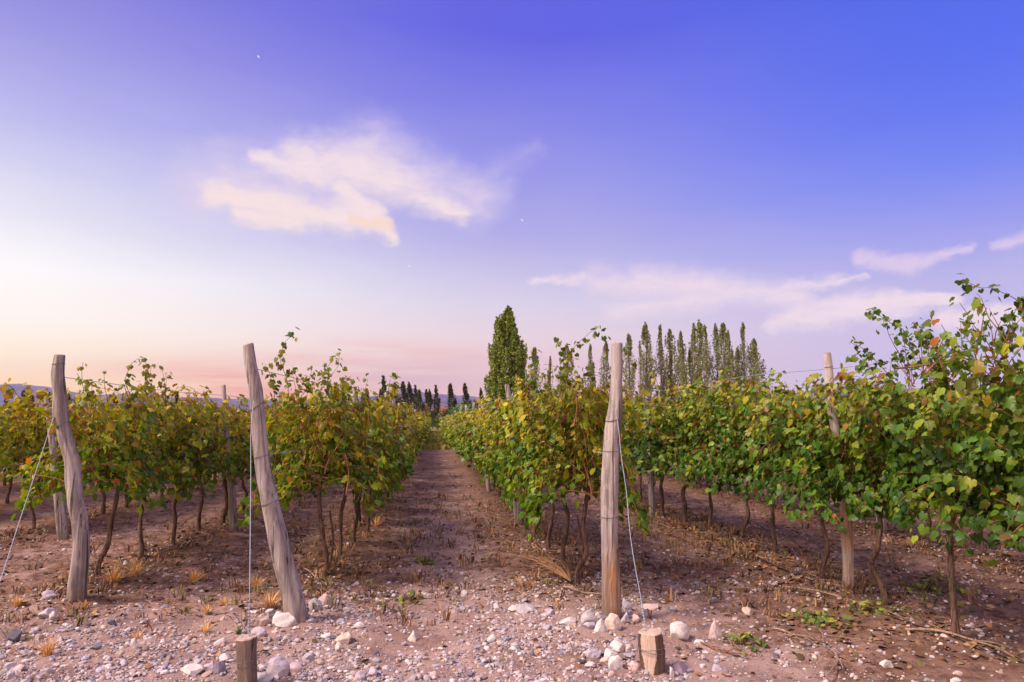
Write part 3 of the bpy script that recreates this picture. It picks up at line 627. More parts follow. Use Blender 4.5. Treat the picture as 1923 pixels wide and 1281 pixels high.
M_POST3 = wood_material('scarred_wood', *WG, scar=[((0.0, -0.09, 0.30), (0.05, 0.09, 0.18), (0.50, 0.25, 0.11, 1), 0.85), ((0.0, -0.09, 0.12), (0.07, 0.09, 0.16), (0.46, 0.24, 0.14, 1), 0.6), ((0.0, -0.05, 0.25), (0.12, 0.15, 0.42), (0.34, 0.20, 0.14, 1), 0.55)])
YP1, YP2, YP3 = on_ground(145, 1137)[1], on_ground(560, 1176)[1], on_ground(1149, 1164)[1]
p1, q1, b1 = post([(112, 668, 21), (108, 698, 26), (112, 740, 25), (116, 790, 27), (124, 828, 28), (134, 862, 28), (138, 902, 28), (142, 940, 30), (150, 982, 30), (152, 1018, 30), (150, 1056, 32), (145, 1100, 34), (144, 1137, 37)], YP1, 'crooked grey wooden post at the near end of the left row', group=GP, seed=3, loops=((0.74, 1, 0.015), (0.97, 1, 0.01)), tilt=(0.05, 0), knots=((0.14, 4.5, 0.10, 0.02), (0.80, 3.4, 0.12, 0.03), (0.52, 3.6, 0.1, 0.03)))
p2, q2, b2 = post([(466, 649, 21), (470, 682, 23), (478, 722, 26), (483, 762, 28), (487, 810, 29), (492, 856, 30), (498, 900, 33), (507, 942, 36), (516, 982, 38), (526, 1026, 41), (536, 1066, 43), (547, 1112, 46), (559, 1174, 52)], YP2, 'thick grey post leaning left, with sawn slanted top', group=GP, seed=5, loops=((0.79, 2, 0.03), (0.62, 1, 0.004), (0.47, 1, 0.004)), tilt=(0.25, 0.0), knots=((0.52, 4.4, 0.14, 0.03), (0.16, 3.9, -0.22, 0.06), (0.50, 3.0, -0.07, 0.06)))
p3, q3, b3 = post([(1158, 646, 23), (1158, 690, 24), (1157, 730, 25), (1156, 764, 28), (1152, 796, 32), (1148, 842, 34), (1146, 892, 36), (1145, 945, 35), (1145, 1000, 35), (1147, 1056, 38), (1148, 1106, 38), (1149, 1164, 39)], YP3, 'stout upright post with an orange bare-wood scar near its base', group=GP, mat=M_POST3, seed=8, loops=((0.74, 2, 0.03), (0.40, 1, 0.004), (0.62, 1, 0.003)), knots=((0.44, 4.6, 0.12, 0.025), (0.30, 4.7, -0.06, 0.03)))
Y4 = on_ground(1595, 1115)[1]
post([(1553, 664, 15), (1557, 700, 16), (1558, 740, 18), (1568, 800, 20), (1580, 880, 21), (1587, 960, 22), (1592, 1040, 22), (1593, 1117, 22)], Y4, 'pale bare post standing inside the tall green right row', group=GP, mat=wood_material('peeled_wood', (0.52, 0.46, 0.45, 1), (0.40, 0.33, 0.31, 1), (0.24, 0.15, 0.11, 1), scar=[((0.0, -0.04, 0.55), (0.10, 0.12, 0.30), (0.50, 0.28, 0.17, 1), 0.75), ((0.0, -0.04, 0.12), (0.10, 0.12, 0.25), (0.55, 0.40, 0.32, 1), 0.6)]), seed=12, knots=((0.78, 3.4, 0.2, 0.03),), loops=((0.95, 1, 0.003),))
mid_posts = [([(420, 724, 8), (423, 780, 11), (432, 880, 13), (440, 1002, 17)], 'second post of the row behind the crooked post, dark-topped'),
             ([(666, 727, 8), (672, 780, 10), (684, 880, 13), (700, 990, 18)], 'second post of the row behind the leaning post'),
             ([(85, 731, 9), (92, 780, 11), (106, 900, 18), (120, 1018, 22)], 'slim post just left of and behind the crooked post'),
             ([(952, 723, 10), (957, 760, 11), (962, 830, 13), (970, 920, 18), (975, 988, 20)], 'bent post poking above vines behind the stout upright post'),
             ([(1215, 742, 8), (1218, 800, 9), (1221, 880, 11), (1226, 974, 14)], 'thin pale post far behind the stout upright post, right of it'),
             ([(905, 760, 6), (909, 790, 8), (914, 860, 9), (918, 925, 10)], 'small post farthest visible in the row behind the stout post'),
             ([(1480, 755, 9), (1481, 830, 10), (1482, 900, 13), (1483, 962, 15)], 'shaded post seen under the canopy of the tall right row')]
for i, (pp, lb) in enumerate(mid_posts):
    post(pp, on_ground(pp[-1][0], pp[-1][1])[1], lb, group=GP, seed=20 + i)
# generic posts further along each row, copies of one
pr = empty('wooden_post', (0, 0, 0))
r_ = np.random.default_rng(2)
V, T = tube(resample(np.array([(0, 0, -0.1), (0.02, 0.01, 0.7), (0.0, 0.03, 1.4), (-0.03, 0.02, 2.12)]), 20), np.linspace(0.065, 0.045, 20), 14, True, lambda u, a: 1 + 0.05 * np.sin(2 * a + 5 * u) + 0.04 * np.sin(19 * u))
link('shaft', mesh('post_shaft', V, T, M_POST), pr)
L_ = np.linspace(0, 6.283, 21); link('wire_loop', mesh('wire_loop', *tube(np.stack([0.056 * np.cos(L_) - 0.02, 0.056 * np.sin(L_) + 0.02, 1.95 + 0 * L_], 1), 0.003, 5), M_WIRE), pr)
first = True
for rk in ('R2', 'R3', 'R1', 'R4', 'R0', 'R5', 'L1'):
    y = {'R2': 14.8, 'R3': 19.0, 'R1': 14.8, 'R4': 16.0, 'R0': 14.0, 'R5': 9.0, 'L1': 12.0}[rk]; rx = ROWS[rk][0]
    while y < 45:
        o = pr if first else copy_tree(pr); first = False
        o.location = (rx + rng.normal(0, 0.05), y, gz(rx, y)); o.rotation_euler = (rng.normal(0, 0.03), rng.normal(0, 0.03), rng.uniform(0, 6))
        txt = ROWTEXT.get(rk, 'the rows further left past the crooked post')
        tag(o, f'small grey post deep among the vines of {txt}', 'post', f'posts deep in {txt}'); y += 4.9

# ------------------------------------------------------------------ trellis wires
def post_at(q, b, z): return float(np.interp(z, q[:, 2] + b[2], q[:, 0] + b[0])), float(np.interp(z, q[:, 2] + b[2], q[:, 1] + b[1]))
wl = {'R1': (YP1, 1.98), 'R2': (YP2, 2.02), 'R3': (YP3, 2.02), 'R4': (3.2, 2.12)}
for rk, (ys, zt) in wl.items():
    rx = ROWS[rk][0]
    for z, nm in ((zt, 'top'), (1.32, 'middle')):
        ps = []; y = ys; k = 0
        pq = {'R1': (q1, b1), 'R2': (q2, b2), 'R3': (q3, b3)}.get(rk); x0 = rx
        if pq: x0, y = post_at(*pq, z)
        while y < 60:
            f = min(1.0, (y - ys) / 4.0); ps.append((x0 * (1 - f) + rx * f, y, z + gz(rx, y) * 0 - 0.035 * (k % 2) + 0.01 * math.sin(y))); y += 2.45; k += 1
        q = resample(np.array(ps), len(ps) * 4)
        tag(link('trellis_wire', mesh('trellis_wire', *tube(q, 0.0032, 5), M_WIRE)), f'thin {nm} wire strung along {ROWTEXT[rk]}', 'wire', 'trellis wires')

# ------------------------------------------------------------------ stumps and their guy wires
def stump(cx_px, base_py, h, r, seed, label, facet=False):
    c = on_ground(cx_px, base_py); r_ = np.random.default_rng(seed); ph = r_.uniform(0, 6, 4)
    root = empty('cut_stump', (c[0], c[1], gz(c[0], c[1])))
    P = resample(np.array([(0.0, 0, -0.12), (0, 0, 0.05), (-0.006, 0, h * 0.6), (-0.012, 0.0, h)]), 60)
    bul = 0.10 if facet else -0.06
    mod = lambda u, a: 1 + 0.03 * np.sin(2 * a + ph[0]) + 0.02 * np.sin(5 * a + ph[1] + 2 * u) + 0.012 * np.sin(13 * a + ph[2] + 5 * u) + bul * np.sin(np.pi * np.clip((u - 0.3) / 0.7, 0, 1)) + 0.03 * vnoise(u * 9 + 0 * a, a * 2, seed)
    V, T = tube(P, r, 96, False, mod)
    V = V.reshape(60, 96, 3)
    if facet:                                                   # a slanting saw cut took off the front left side
        nv = nrm(np.array([-0.60, -0.80, 0.03])); dd = V @ nv - (r * 0.97); cutm = dd > 0
        V = V - np.where(cutm, dd, 0)[..., None] * nv
    V = V.reshape(-1, 3)
    if facet:
        cm_ = cutm.reshape(-1)[T].any(1); Tc = T[cm_]; T = T[~cm_]; u_, iv = np.unique(Tc, return_inverse=True)
        link('saw_cut', mesh('saw_cut', V[u_], iv.reshape(-1, 3), M_CUT, smooth=False), root)
    link('bark', mesh('stump_bark', V, T, M_BARKDARK if facet else M_STUMP), root)
    ring = V[-96:]; cc = ring.mean(0) + np.array([0, 0, 0.004]); j = np.arange(96); k = (j + 1) % 96
    Vt = np.concatenate([ring, cc + (ring - cc) * 0.95 + np.array([0, 0, 0.006]), [cc + np.array([0, 0, 0.004])]])
    Tt = np.concatenate([np.stack([j, k, 96 + k], 1), np.stack([j, 96 + k, 96 + j], 1), np.stack([96 + j, 96 + k, np.full(96, 192)], 1)])
    link('sawn_top', mesh('stump_top', Vt, Tt, M_CUT, smooth=False), root)
    for z, sl in ((h * 0.58, 0.012), (h * 0.55, -0.015)):
        a = np.linspace(0, 6.2832, 50); rr = r * 1.06 + 0.006
        L = np.stack([rr * np.cos(a) - 0.006, rr * np.sin(a), z + sl * np.cos(a + 0.7)], 1)
        link('wire_loop', mesh('wire_loop', *tube(L, 0.002, 5), M_LOOP), root)
    tag(root, label, 'stump', 'cut anchor stumps'); return root, c
s1, c1 = stump(463, 1300, 0.305, 0.060, 31, 'tall narrow cut stump with wire band, below the leaning post')
s2, c2 = stump(1226, 1258, 0.225, 0.076, 37, 'short cut stump with slanting saw cut, in front of the stout post', True)
def sprig(name, c, n, h, spread, palette, seed, label, cat, group=None, w=0.006):
    r_ = np.random.default_rng(seed); mb = MB()
    for _ in range(n):
        a = r_.uniform(0, 6.28); t = abs(r_.normal(0, spread)); L = h * r_.uniform(0.5, 1.1); d = np.array([math.cos(a), math.sin(a), 0])
        b = d * r_.uniform(0, 0.25 * h) * 0.5; k = np.linspace(0, 1, 5)
        q = b + d * (t * L * k ** 1.6)[:, None] + np.array([0, 0, 1.0]) * (L * (k - 0.22 * t * k ** 2))[:, None]
        s = np.cross(d, (0, 0, 1.0)); s = s * math.cos(a * 3) + d * math.sin(a * 3) * 0.6; ww = (w * (1 - k ** 1.5) + 0.0006)[:, None]
        V = np.concatenate([q - s * ww, q + s * ww]); T = np.array([[i, i + 5, i + 6] for i in range(4)] + [[i, i + 6, i + 1] for i in range(4)])
        mb.add(V, T, np.array(palette[r_.integers(0, len(palette))]) * r_.uniform(0.7, 1.2))
    o = link(name, mb.build(name, M_STRAW), None, (c[0], c[1], gz(c[0], c[1]) - 0.01)); return tag(o, label, cat, group)
def wire_line(pts3, r, label):
    q = resample(np.array(pts3), 60); root = empty('guy_wire', tuple(q[0]))
    link('strand', mesh('wire_strand', *tube(q - q[0], r, 6), M_WIRE), root)
    t = np.linspace(0, 1, 60); off = 0.007 * np.stack([np.cos(t * 60), np.sin(t * 60), 0 * t], 1)
    i0, i1 = q[-8], q[-2]; link('twist', mesh('wire_twist', *tube(i0 + (i1 - i0) * t[:, None] + off - q[0], r * 0.9, 5), M_WIRE), root)
    return tag(root, label, 'wire', 'guy wires holding the end posts')
def stump_top(c, h): return np.array([c[0], c[1], gz(c[0], c[1]) + h])
w2 = [on_plane(px, py, YP2 - 0.12 + (c1[1] - YP2) * f) for px, py, f in ((476, 752, 0.0), (472, 800, .1), (471, 900, 0.34), (470, 1000, 0.57), (469, 1100, 0.8))]
wire_line(w2 + [stump_top(c1, 0.30)], 0.0026, 'pale blue wire dropping from the leaning post to the narrow stump')
w3 = [on_plane(px, py, YP3 - 0.12 + (c2[1] - YP3 + 0.1) * f) for px, py, f in ((1155, 765, 0.0), (1161, 800, .07), (1166, 850, .18), (1177, 930, .36), (1183, 1000, .52), (1192, 1060, .66), (1203, 1120, 0.82))]
wire_line(w3 + [stump_top(c2, 0.235) + np.array([-0.03, 0.03, 0])], 0.0028, 'kinked bright wire running from the stout post down to the short stump')
e1 = on_ground(-62, 1270)
w1 = [on_plane(100, 785, YP1 - 0.1)] + [on_plane(px, py, YP1 - 0.1 + (e1[1] - YP1) * f) for px, py, f in ((74, 866, 0.22), (37, 978, 0.5), (0, 1092, 0.74))]
wire_line(w1 + [e1], 0.003, 'taut slanting wire stretched from the crooked post towards the left edge')
sprig('green_weed', on_ground(448, 1196), 30, 0.07, 0.9, [(0.06, 0.13, 0.04), (0.09, 0.16, 0.05)], 3, 'small green weed just behind the narrow cut stump', 'weed', w=0.008)

# ------------------------------------------------------------------ dry grass tufts
straw = [(0.78, 0.44, 0.16), (0.68, 0.37, 0.13), (0.80, 0.52, 0.24), (0.55, 0.30, 0.12)]
for i, (px, py, h, n, lb) in enumerate([
        (213, 1108, 0.16, 90, 'bushy orange dry grass tuft right of the crooked post base'), (254, 1092, 0.17, 80, 'taller orange dry grass tuft behind the bushy one'),
        (160, 1146, 0.07, 30, 'tiny dry grass tuft at the foot of the crooked post'), (88, 1232, 0.12, 60, 'orange dry grass tuft among stones at lower left'),
        (32, 1146, 0.09, 60, 'low straw tuft at the left edge of the photo'), (365, 1094, 0.12, 60, 'dry grass tuft midway between crooked and leaning posts'),
        (480, 1108, 0.11, 60, 'dry grass tuft beside the pale blue guy wire'), (505, 1146, 0.14, 80, 'spiky orange dry grass tuft left of the leaning post base'),
        (706, 996, 0.16, 50, 'dry grass tuft by the second post of the leaning-post row'), (390, 1150, 0.08, 30, 'sparse straw tuft among pebbles left of the narrow stump'),
        (258, 1200, 0.07, 24, 'sparse straw tuft behind a small white stone'), (385, 1190, 0.09, 24, 'thin straw tuft on gravel left of the narrow stump'),
        (420, 1135, 0.08, 40, 'pale straw tuft left of the pale blue guy wire')]):
    sprig('dry_grass_tuft', on_ground(px, py), int(n * 1.6), h * 1.15, 0.9, straw, 60 + i, lb, 'grass tuft', 'dry grass tufts', w=0.003)
for i, (px, py, h, n, lb) in enumerate([(790, 1055, 0.06, 26, 'small bright green weed in the middle of the lane'), (1560, 1165, 0.10, 40, 'yellow-green weed among litter below the tall right row'),
        (1640, 1150, 0.09, 34, 'leafy weed on soil right of the pale bare post base'), (1512, 1160, 0.09, 26, 'small weed on soil left of the pale bare post base'), (1395, 1205, 0.08, 26, 'low weed on bare soil right of the white boulder'), (1200, 990, 0.12, 30, 'dark weed behind the kinked bright wire'), (772, 1130, 0.06, 24, 'olive weed near pebbles at the lane mouth'),
        (1760, 1110, 0.14, 50, 'dark weed patch between trunks of the tall right row')]):
    r_ = np.random.default_rng(90 + i); c = on_ground(px, py); m_ = n * 2; o = r_.normal(0, 1, (m_, 3)) * np.array([h * 1.1, h * 1.1, 0]); o[:, 2] = h * r_.random(m_) * np.exp(-(o[:, 0] ** 2 + o[:, 1] ** 2) / (1.5 * h) ** 2) + 0.01; wm = MB()
    leaves(wm, 1, o, r_.normal(0, 0.6, (m_, 3)) + np.array([0, -0.3, 0.9]), r_.normal(0, 1, (m_, 3)), r_.uniform(0.018, 0.05, m_), np.array([(0.10, 0.15, 0.03), (0.20, 0.21, 0.04), (0.06, 0.09, 0.022), (0.16, 0.09, 0.04)])[r_.integers(0, 4, m_)])
    for q in o: wm.add(*tube(np.array([(q[0] * 0.3, q[1] * 0.3, -0.01), (q[0] * 0.7, q[1] * 0.7, q[2] * 0.7), tuple(q)]), 0.0015, 4, False), (0.14, 0.09, 0.05))
    tag(link('green_weed', wm.build('green_weed', M_STRAW), None, (c[0], c[1], gz(c[0], c[1]))), lb, 'weed', 'green weeds')

# ------------------------------------------------------------------ stones
def icosphere(sub):
    t = (1 + 5 ** 0.5) / 2
    V = [(-1, t, 0), (1, t, 0), (-1, -t, 0), (1, -t, 0), (0, -1, t), (0, 1, t), (0, -1, -t), (0, 1, -t), (t, 0, -1), (t, 0, 1), (-t, 0, -1), (-t, 0, 1)]
    T = [(0, 11, 5), (0, 5, 1), (0, 1, 7), (0, 7, 10), (0, 10, 11), (1, 5, 9), (5, 11, 4), (11, 10, 2), (10, 7, 6), (7, 1, 8), (3, 9, 4), (3, 4, 2), (3, 2, 6), (3, 6, 8), (3, 8, 9), (4, 9, 5), (2, 4, 11), (6, 2, 10), (8, 6, 7), (9, 8, 1)]
    V = [np.array(v) / np.linalg.norm(v) for v in V]
    for _ in range(sub):
        mid = {}; T2 = []
        def m(a, b):
            k = (min(a, b), max(a, b))
            if k not in mid: v = V[a] + V[b]; V.append(v / np.linalg.norm(v)); mid[k] = len(V) - 1
            return mid[k]
        for a, b, c in T:
            x, y, z = m(a, b), m(b, c), m(c, a); T2 += [(a, x, z), (b, y, x), (c, z, y), (x, y, z)]
        T = T2
    return np.array(V), np.array(T)
ICO = {s: icosphere(s) for s in (0, 1, 2, 3)}
def rock(r_, sub, flat=0.65):
    V, T = ICO[sub]; V = V.copy()
    for _ in range(r_.integers(9, 16)):                          # chisel planes off: angular field stone
        n = nrm(r_.normal(0, 1, 3)); d = r_.uniform(0.5, 0.9); o = V @ n - d; V = V - np.where(o > 0, o * 0.92, 0)[:, None] * n
    V = V * (1 + 0.05 * np.sin(V @ r_.normal(0, 4, 3) + r_.uniform(0, 6)))[:, None]
    V = V * np.array([1.0, r_.uniform(0.65, 0.95), flat * r_.uniform(0.75, 1.2)]); return V, T
STC = np.array([(0.55, 0.51, 0.54), (0.49, 0.43, 0.46), (0.42, 0.40, 0.46), (0.36, 0.35, 0.43), (0.52, 0.42, 0.38), (0.46, 0.34, 0.30), (0.62, 0.58, 0.58), (0.17, 0.17, 0.22)])
def stone(px, py, w, h, label, colr, seed, group=None, sink=0.25, sharp=None):
    """px, py: the stone's foot; w, h in photo pixels"""
    r_ = np.random.default_rng(seed); c = on_ground(px, py); dep = project(c)[2]; rw = w / F * dep / 2; rh = h / F * dep / 2
    V, T = rock(r_, 3, 1.0)
    if sharp: k = np.clip((V[:, 2] + 0.4) / 1.3, 0, 1); V[:, 0] = V[:, 0] * (1 - 0.8 * k) + sharp * k; V[:, 1] *= (1 - 0.7 * k)
    ext = np.abs(V).max(0); V = V / ext * np.array([rw, rw * 0.8, rh * 1.4])
    n = vnoise(V[:, 0] / rw * 3 + 9, V[:, 2] / rh * 3 + V[:, 1] / rw * 2, seed); V = V * (1 + 0.04 * n)[:, None]
    o = link('stone', mesh('stone', V, T, M_STONE, np.broadcast_to(np.array(colr), (len(V), 3)), False), None, (c[0], c[1] + rw * 0.5, gz(c[0], c[1]) + rh * 0.6))
    return tag(o, label, 'stone', group)
white, grey, lilac, pink, dark, cream = (0.64, 0.60, 0.60), (0.42, 0.41, 0.45), (0.44, 0.40, 0.47), (0.56, 0.44, 0.43), (0.12, 0.125, 0.17), (0.60, 0.50, 0.44)
GS = 'larger stones on the gravel'
heroes = [(1276, 1200, 46, 32, 'big white boulder right of the short cut stump', white), (1344, 1194, 32, 28, 'pointed pink stone right of the white boulder', pink, 0.1), (1315, 1207, 22, 9, 'small flat pale stone between white boulder and pointed stone', white),
          (1228, 1143, 44, 10, 'long flat pale stone behind the kinked wire', pink), (1129, 1194, 30, 22, 'bright white wedge stone in front of the stout post', white, 0.1), (1152, 1187, 36, 26, 'rounded cream stone at the foot of the stout post', cream), (1110, 1178, 38, 24, 'grey slab stone leaning by the left foot of the stout post', grey),
          (1108, 1188, 26, 12, 'low lilac stone in front of the grey slab', lilac), (1070, 1175, 42, 11, 'flat white stone left of the grey slab', white), (1177, 1172, 22, 20, 'pale stone at the right foot of the stout post', grey), (1196, 1170, 18, 14, 'small pink stone between stout post and guy wire', pink), (1178, 1150, 20, 22, 'lilac stone tucked behind the stout post', lilac), (1216, 1156, 18, 14, 'bluish stone beside the twist of the kinked wire', lilac),
          (775, 1208, 20, 20, 'small pointed white stone alone in the lane mouth', white, 0.1), (646, 1212, 34, 24, 'round cream stone right of the narrow stump', cream), (635, 1222, 14, 14, 'small white pebble touching the round cream stone', white), (611, 1148, 32, 24, 'pink boulder behind the leaning post base', pink), (590, 1156, 26, 22, 'grey boulder at the right foot of the leaning post', grey),
          (530, 1186, 46, 26, 'large pale slab wedged left of the leaning post foot', white), (505, 1166, 24, 16, 'grey stone behind the large pale slab', grey), (492, 1180, 26, 20, 'pink stone between narrow stump and pale slab', pink), (548, 1184, 26, 9, 'flat pink chip in front of the leaning post', pink), (486, 1196, 34, 16, 'purplish stone just right of the narrow stump top', lilac),
          (612, 1200, 22, 10, 'flat white chip left of the round cream stone', white), (673, 1188, 22, 11, 'flat pale pebble behind the round cream stone', white), (578, 1246, 22, 16, 'bluish pebble right of the narrow stump', lilac), (553, 1256, 26, 10, 'flat lilac stone right of the narrow stump base', lilac), (553, 1272, 26, 18, 'pink rounded stone at the bottom right of the narrow stump', pink), (520, 1276, 44, 34, 'big bluish boulder beside the narrow stump base', lilac), (488, 1290, 44, 22, 'long pale boulder cut by the bottom edge', grey), (408, 1274, 26, 26, 'dark purplish stone left of the narrow stump base', (0.26, 0.24, 0.30)),
          (250, 1226, 14, 20, 'upright small white stone alone on the left gravel', white), (357, 1272, 40, 18, 'flat white stone left of the narrow stump', white), (390, 1266, 20, 18, 'lilac round stone beside the flat white stone', lilac), (22, 1204, 26, 24, 'dark bluish rock among gravel at lower left', dark), (14, 1258, 26, 16, 'pale stone at the left bottom edge', grey), (16, 1276, 16, 18, 'round bluish stone at the left bottom corner', grey), (32, 1260, 20, 10, 'flat pink stone by the left bottom edge', pink), (88, 1139, 30, 14, 'flat lilac stone left of the crooked post foot', lilac), (85, 1165, 34, 18, 'lilac stone heap rock left of the crooked post', lilac), (205, 1180, 18, 10, 'small dark stone on left gravel', dark), (96, 1168, 20, 14, 'pink stone touching the lilac heap rock', pink),
          (1162, 1226, 30, 22, 'pale stone topping the small pile left of the short stump', white), (1148, 1238, 28, 18, 'white stone in the small pile left of the short stump', white), (1115, 1238, 30, 16, 'lilac stone at the left of the small pile', lilac), (1160, 1260, 32, 22, 'white rounded stone in front of the small pile', white), (1140, 1248, 26, 14, 'flat pale stone low in the small pile', cream), (1160, 1212, 16, 12, 'grey pebble above the small pile', grey), (1180, 1225, 18, 14, 'cream pebble right of the small pile', cream), (1192, 1262, 24, 16, 'pink stone left of the short stump base', pink), (1280, 1262, 34, 20, 'purple stone right of the short stump base', (0.26, 0.20, 0.27)), (1262, 1266, 10, 18, 'thin white chip at the right foot of the short stump', white), (1348, 1258, 24, 12, 'flat lilac stone on the soil right of the short stump', lilac),
          (985, 1152, 50, 12, 'wide low pale stone at the lane mouth', grey), (965, 1150, 22, 10, 'low white stone left of the wide pale stone', white), (1032, 1158, 22, 12, 'pale stone between the lane mouth and flat white stone', lilac), (1406, 1148, 24, 15, 'cream stone on the soil under the green row', cream), (1670, 1250, 26, 17, 'lone white stone on the bare soil at lower right', white), (1552, 1290, 24, 20, 'cream stone cut by the bottom edge at right', cream), (815, 1278, 16, 14, 'round pink pebble at the bottom middle', pink), (870, 1122, 16, 10, 'small pale pebble in the lane mouth', white), (968, 1215, 18, 12, 'grey pebble on the middle gravel', grey), (700, 1270, 20, 16, 'bluish pebble on the bottom middle gravel', lilac), (676, 1275, 20, 16, 'lilac pebble at the bottom, right of the narrow stump', lilac)]
for i, hrow in enumerate(heroes):
    px, py, w, h, lb, cc = hrow[:6]; stone(px, py, w, h, lb, cc, 300 + i, GS, sharp=hrow[6] if len(hrow) > 6 else None)
# smaller stones, each its own thing, copies of sixteen meshes
r_ = np.random.default_rng(77); smalls = []
for v in range(16):
    V, T = rock(r_, 2); smalls.append(mesh('small_stone', V, T, M_STONE, np.broadcast_to(STC[[0, 1, 2, 3, 4, 5, 6, 0, 2, 1, 4, 3, 6, 0, 7, 5][v]], (len(V), 3)), False))
def zone(px, py):
    if py < 1085: return 'half-buried in the soil among the vine rows'
    if px < 330: return 'in the gravel below the crooked post'
    if px < 700: return 'in the gravel around the narrow stump'
    if px < 1040: return 'in the gravel at the lane mouth'
    if px < 1340: return 'in the gravel around the short stump'
    return 'on the bare soil at the lower right'
clusters = [(120, 1180, 110, 45, 42), (60, 1245, 80, 30, 16), (300, 1240, 120, 35, 18), (480, 1185, 60, 20, 16), (470, 1255, 90, 25, 18), (620, 1180, 80, 40, 16), (700, 1130, 60, 20, 10), (830, 1190, 140, 60, 26), (960, 1150, 60, 20, 12), (1130, 1160, 70, 20, 12), (1130, 1240, 80, 30, 14), (1280, 1150, 70, 25, 10), (1000, 1245, 120, 30, 14), (1420, 1130, 90, 40, 8), (1640, 1040, 160, 50, 10), (1250, 1060, 130, 50, 14), (1500, 1240, 180, 35, 6), (600, 1255, 90, 25, 10), (380, 1120, 100, 30, 10)]
ns = 0
for cx_, cy_, sx_, sy_, n in clusters:
    for _ in range(n):
        px, py = cx_ + r_.normal(0, sx_), cy_ + r_.normal(0, sy_)
        if py < 940 or py > 1300 or px < -20 or px > 1940 or ns >= 286 - len(heroes): continue
        c = on_ground(px, py); s = min(0.045, 0.013 + r_.exponential(0.010))
        o = link('stone', smalls[r_.integers(0, 16)], None, (c[0], c[1], gz(c[0], c[1]) + s * 0.22)); o.scale = (s, s, s); o.rotation_euler = (r_.normal(0, 0.25), r_.normal(0, 0.25), r_.uniform(0, 6.28))
        z_ = zone(px, py); tag(o, f'one of many small stones {z_}', 'stone', f'small stones {z_}'); ns += 1
# gravel: countless
mb = MB(); r_ = np.random.default_rng(5); rocks = [rock(r_, 1) for _ in range(24)]
def gravel_density(x, y):
    near = np.clip((7.2 - y) / 1.8, 0, 1); right = 1 - 0.95 * np.clip((x - 1.6) / 0.8, 0, 1)
    return (0.36 * (1 - 0.6 * np.clip((x - 1.8) / 0.8, 0, 1) * np.clip((6.5 - y), 0, 1)) + 0.64 * near * right) * np.clip((40 - y) / 22, 0, 1) * (0.16 + 0.84 * np.clip(1.6 * fbm(x * 1.5, y * 1.5, 19, 3) + 0.42, 0, 1))
k = 0
while k < 33000:
    y = 3.4 + abs(r_.normal(0, 3.6)) if r_.random() < 0.75 else r_.uniform(3.4, 32); x = 0.12 * y + r_.uniform(-0.92, 0.92) * (y * 0.82 + 0.3)
    if r_.random() > gravel_density(x, y): continue
    s = min(0.03, 0.0045 + r_.exponential(0.0062)); V, T = rocks[r_.integers(0, 24)]; a = r_.uniform(0, 6.28); ca, sa = math.cos(a), math.sin(a)
    R_ = np.array([[ca, -sa, 0], [sa, ca, 0], [0, 0, 1]]); cc = STC[r_.choice(8, p=[.16, .2, .14, .1, .16, .14, .06, .04])] * r_.uniform(0.5, 1.2)
    mb.add((V * s) @ R_.T + np.array([x, y, gz(x, y) + s * 0.15]), T, cc); k += 1
tag(link('gravel', mb.build('gravel', M_STONE, False)), 'fine pinkish gravel scattered over the soil', 'gravel', kind='stuff')

# ------------------------------------------------------------------ leaf litter, twigs, prunings, hose
mb = MB(); r_ = np.random.default_rng(15); n = 13000
yy = 4.3 + np.abs(r_.normal(0, 5.5, n)); rx_ = r_.choice(np.array([-5.45, -3.2, -1.1, 1.38, 3.8, 3.8, 6.2]), n) + r_.normal(0, 0.62, n)
ok = (yy > 6.0) | ((rx_ > 2.2) & (r_.random(n) < 0.8)) | (r_.random(n) < 0.2); yy, rx_ = yy[ok], rx_[ok]; n = len(yy)
P = np.stack([rx_, yy, height(rx_, yy) + 0.008], 1)
lc = np.array([(0.12, 0.06, 0.04), (0.18, 0.09, 0.05), (0.24, 0.11, 0.05), (0.09, 0.055, 0.045), (0.28, 0.16, 0.08), (0.10, 0.08, 0.03)])[r_.integers(0, 6, n)]
leaves(mb, 1, P, np.stack([r_.normal(0, .45, n), r_.normal(0, .45, n), np.ones(n)], 1), r_.normal(0, 1, (n, 3)) * np.array([1, 1, 0.2]), r_.uniform(0.02, 0.06, n), lc * r_.uniform(0.7, 1.2, (n, 1)))
for _ in range(700):
    y = 4.8 + abs(r_.normal(0, 4)); x = r_.choice([-5.45, -3.2, -1.1, 1.38, 3.8, 3.8]) + r_.normal(0, 0.55); a = r_.uniform(0, 6.28); L = r_.uniform(0.05, 0.28)
    if y < 6 and x < 1.8: continue
    d = np.array([math.cos(a), math.sin(a), 0]) * L; z0 = gz(x, y) + 0.008
    q = np.array([(x, y, z0), (x + d[0] * .5 + r_.normal(0, .01), y + d[1] * .5, z0 + 0.012), (x + d[0], y + d[1], z0 + r_.uniform(0, 0.02))])
    mb.add(*tube(q, r_.uniform(0.0015, 0.0035), 4, False), np.array([(0.20, 0.125, 0.09), (0.13, 0.075, 0.055), (0.30, 0.19, 0.12)][r_.integers(0, 3)]))
wb = MB()
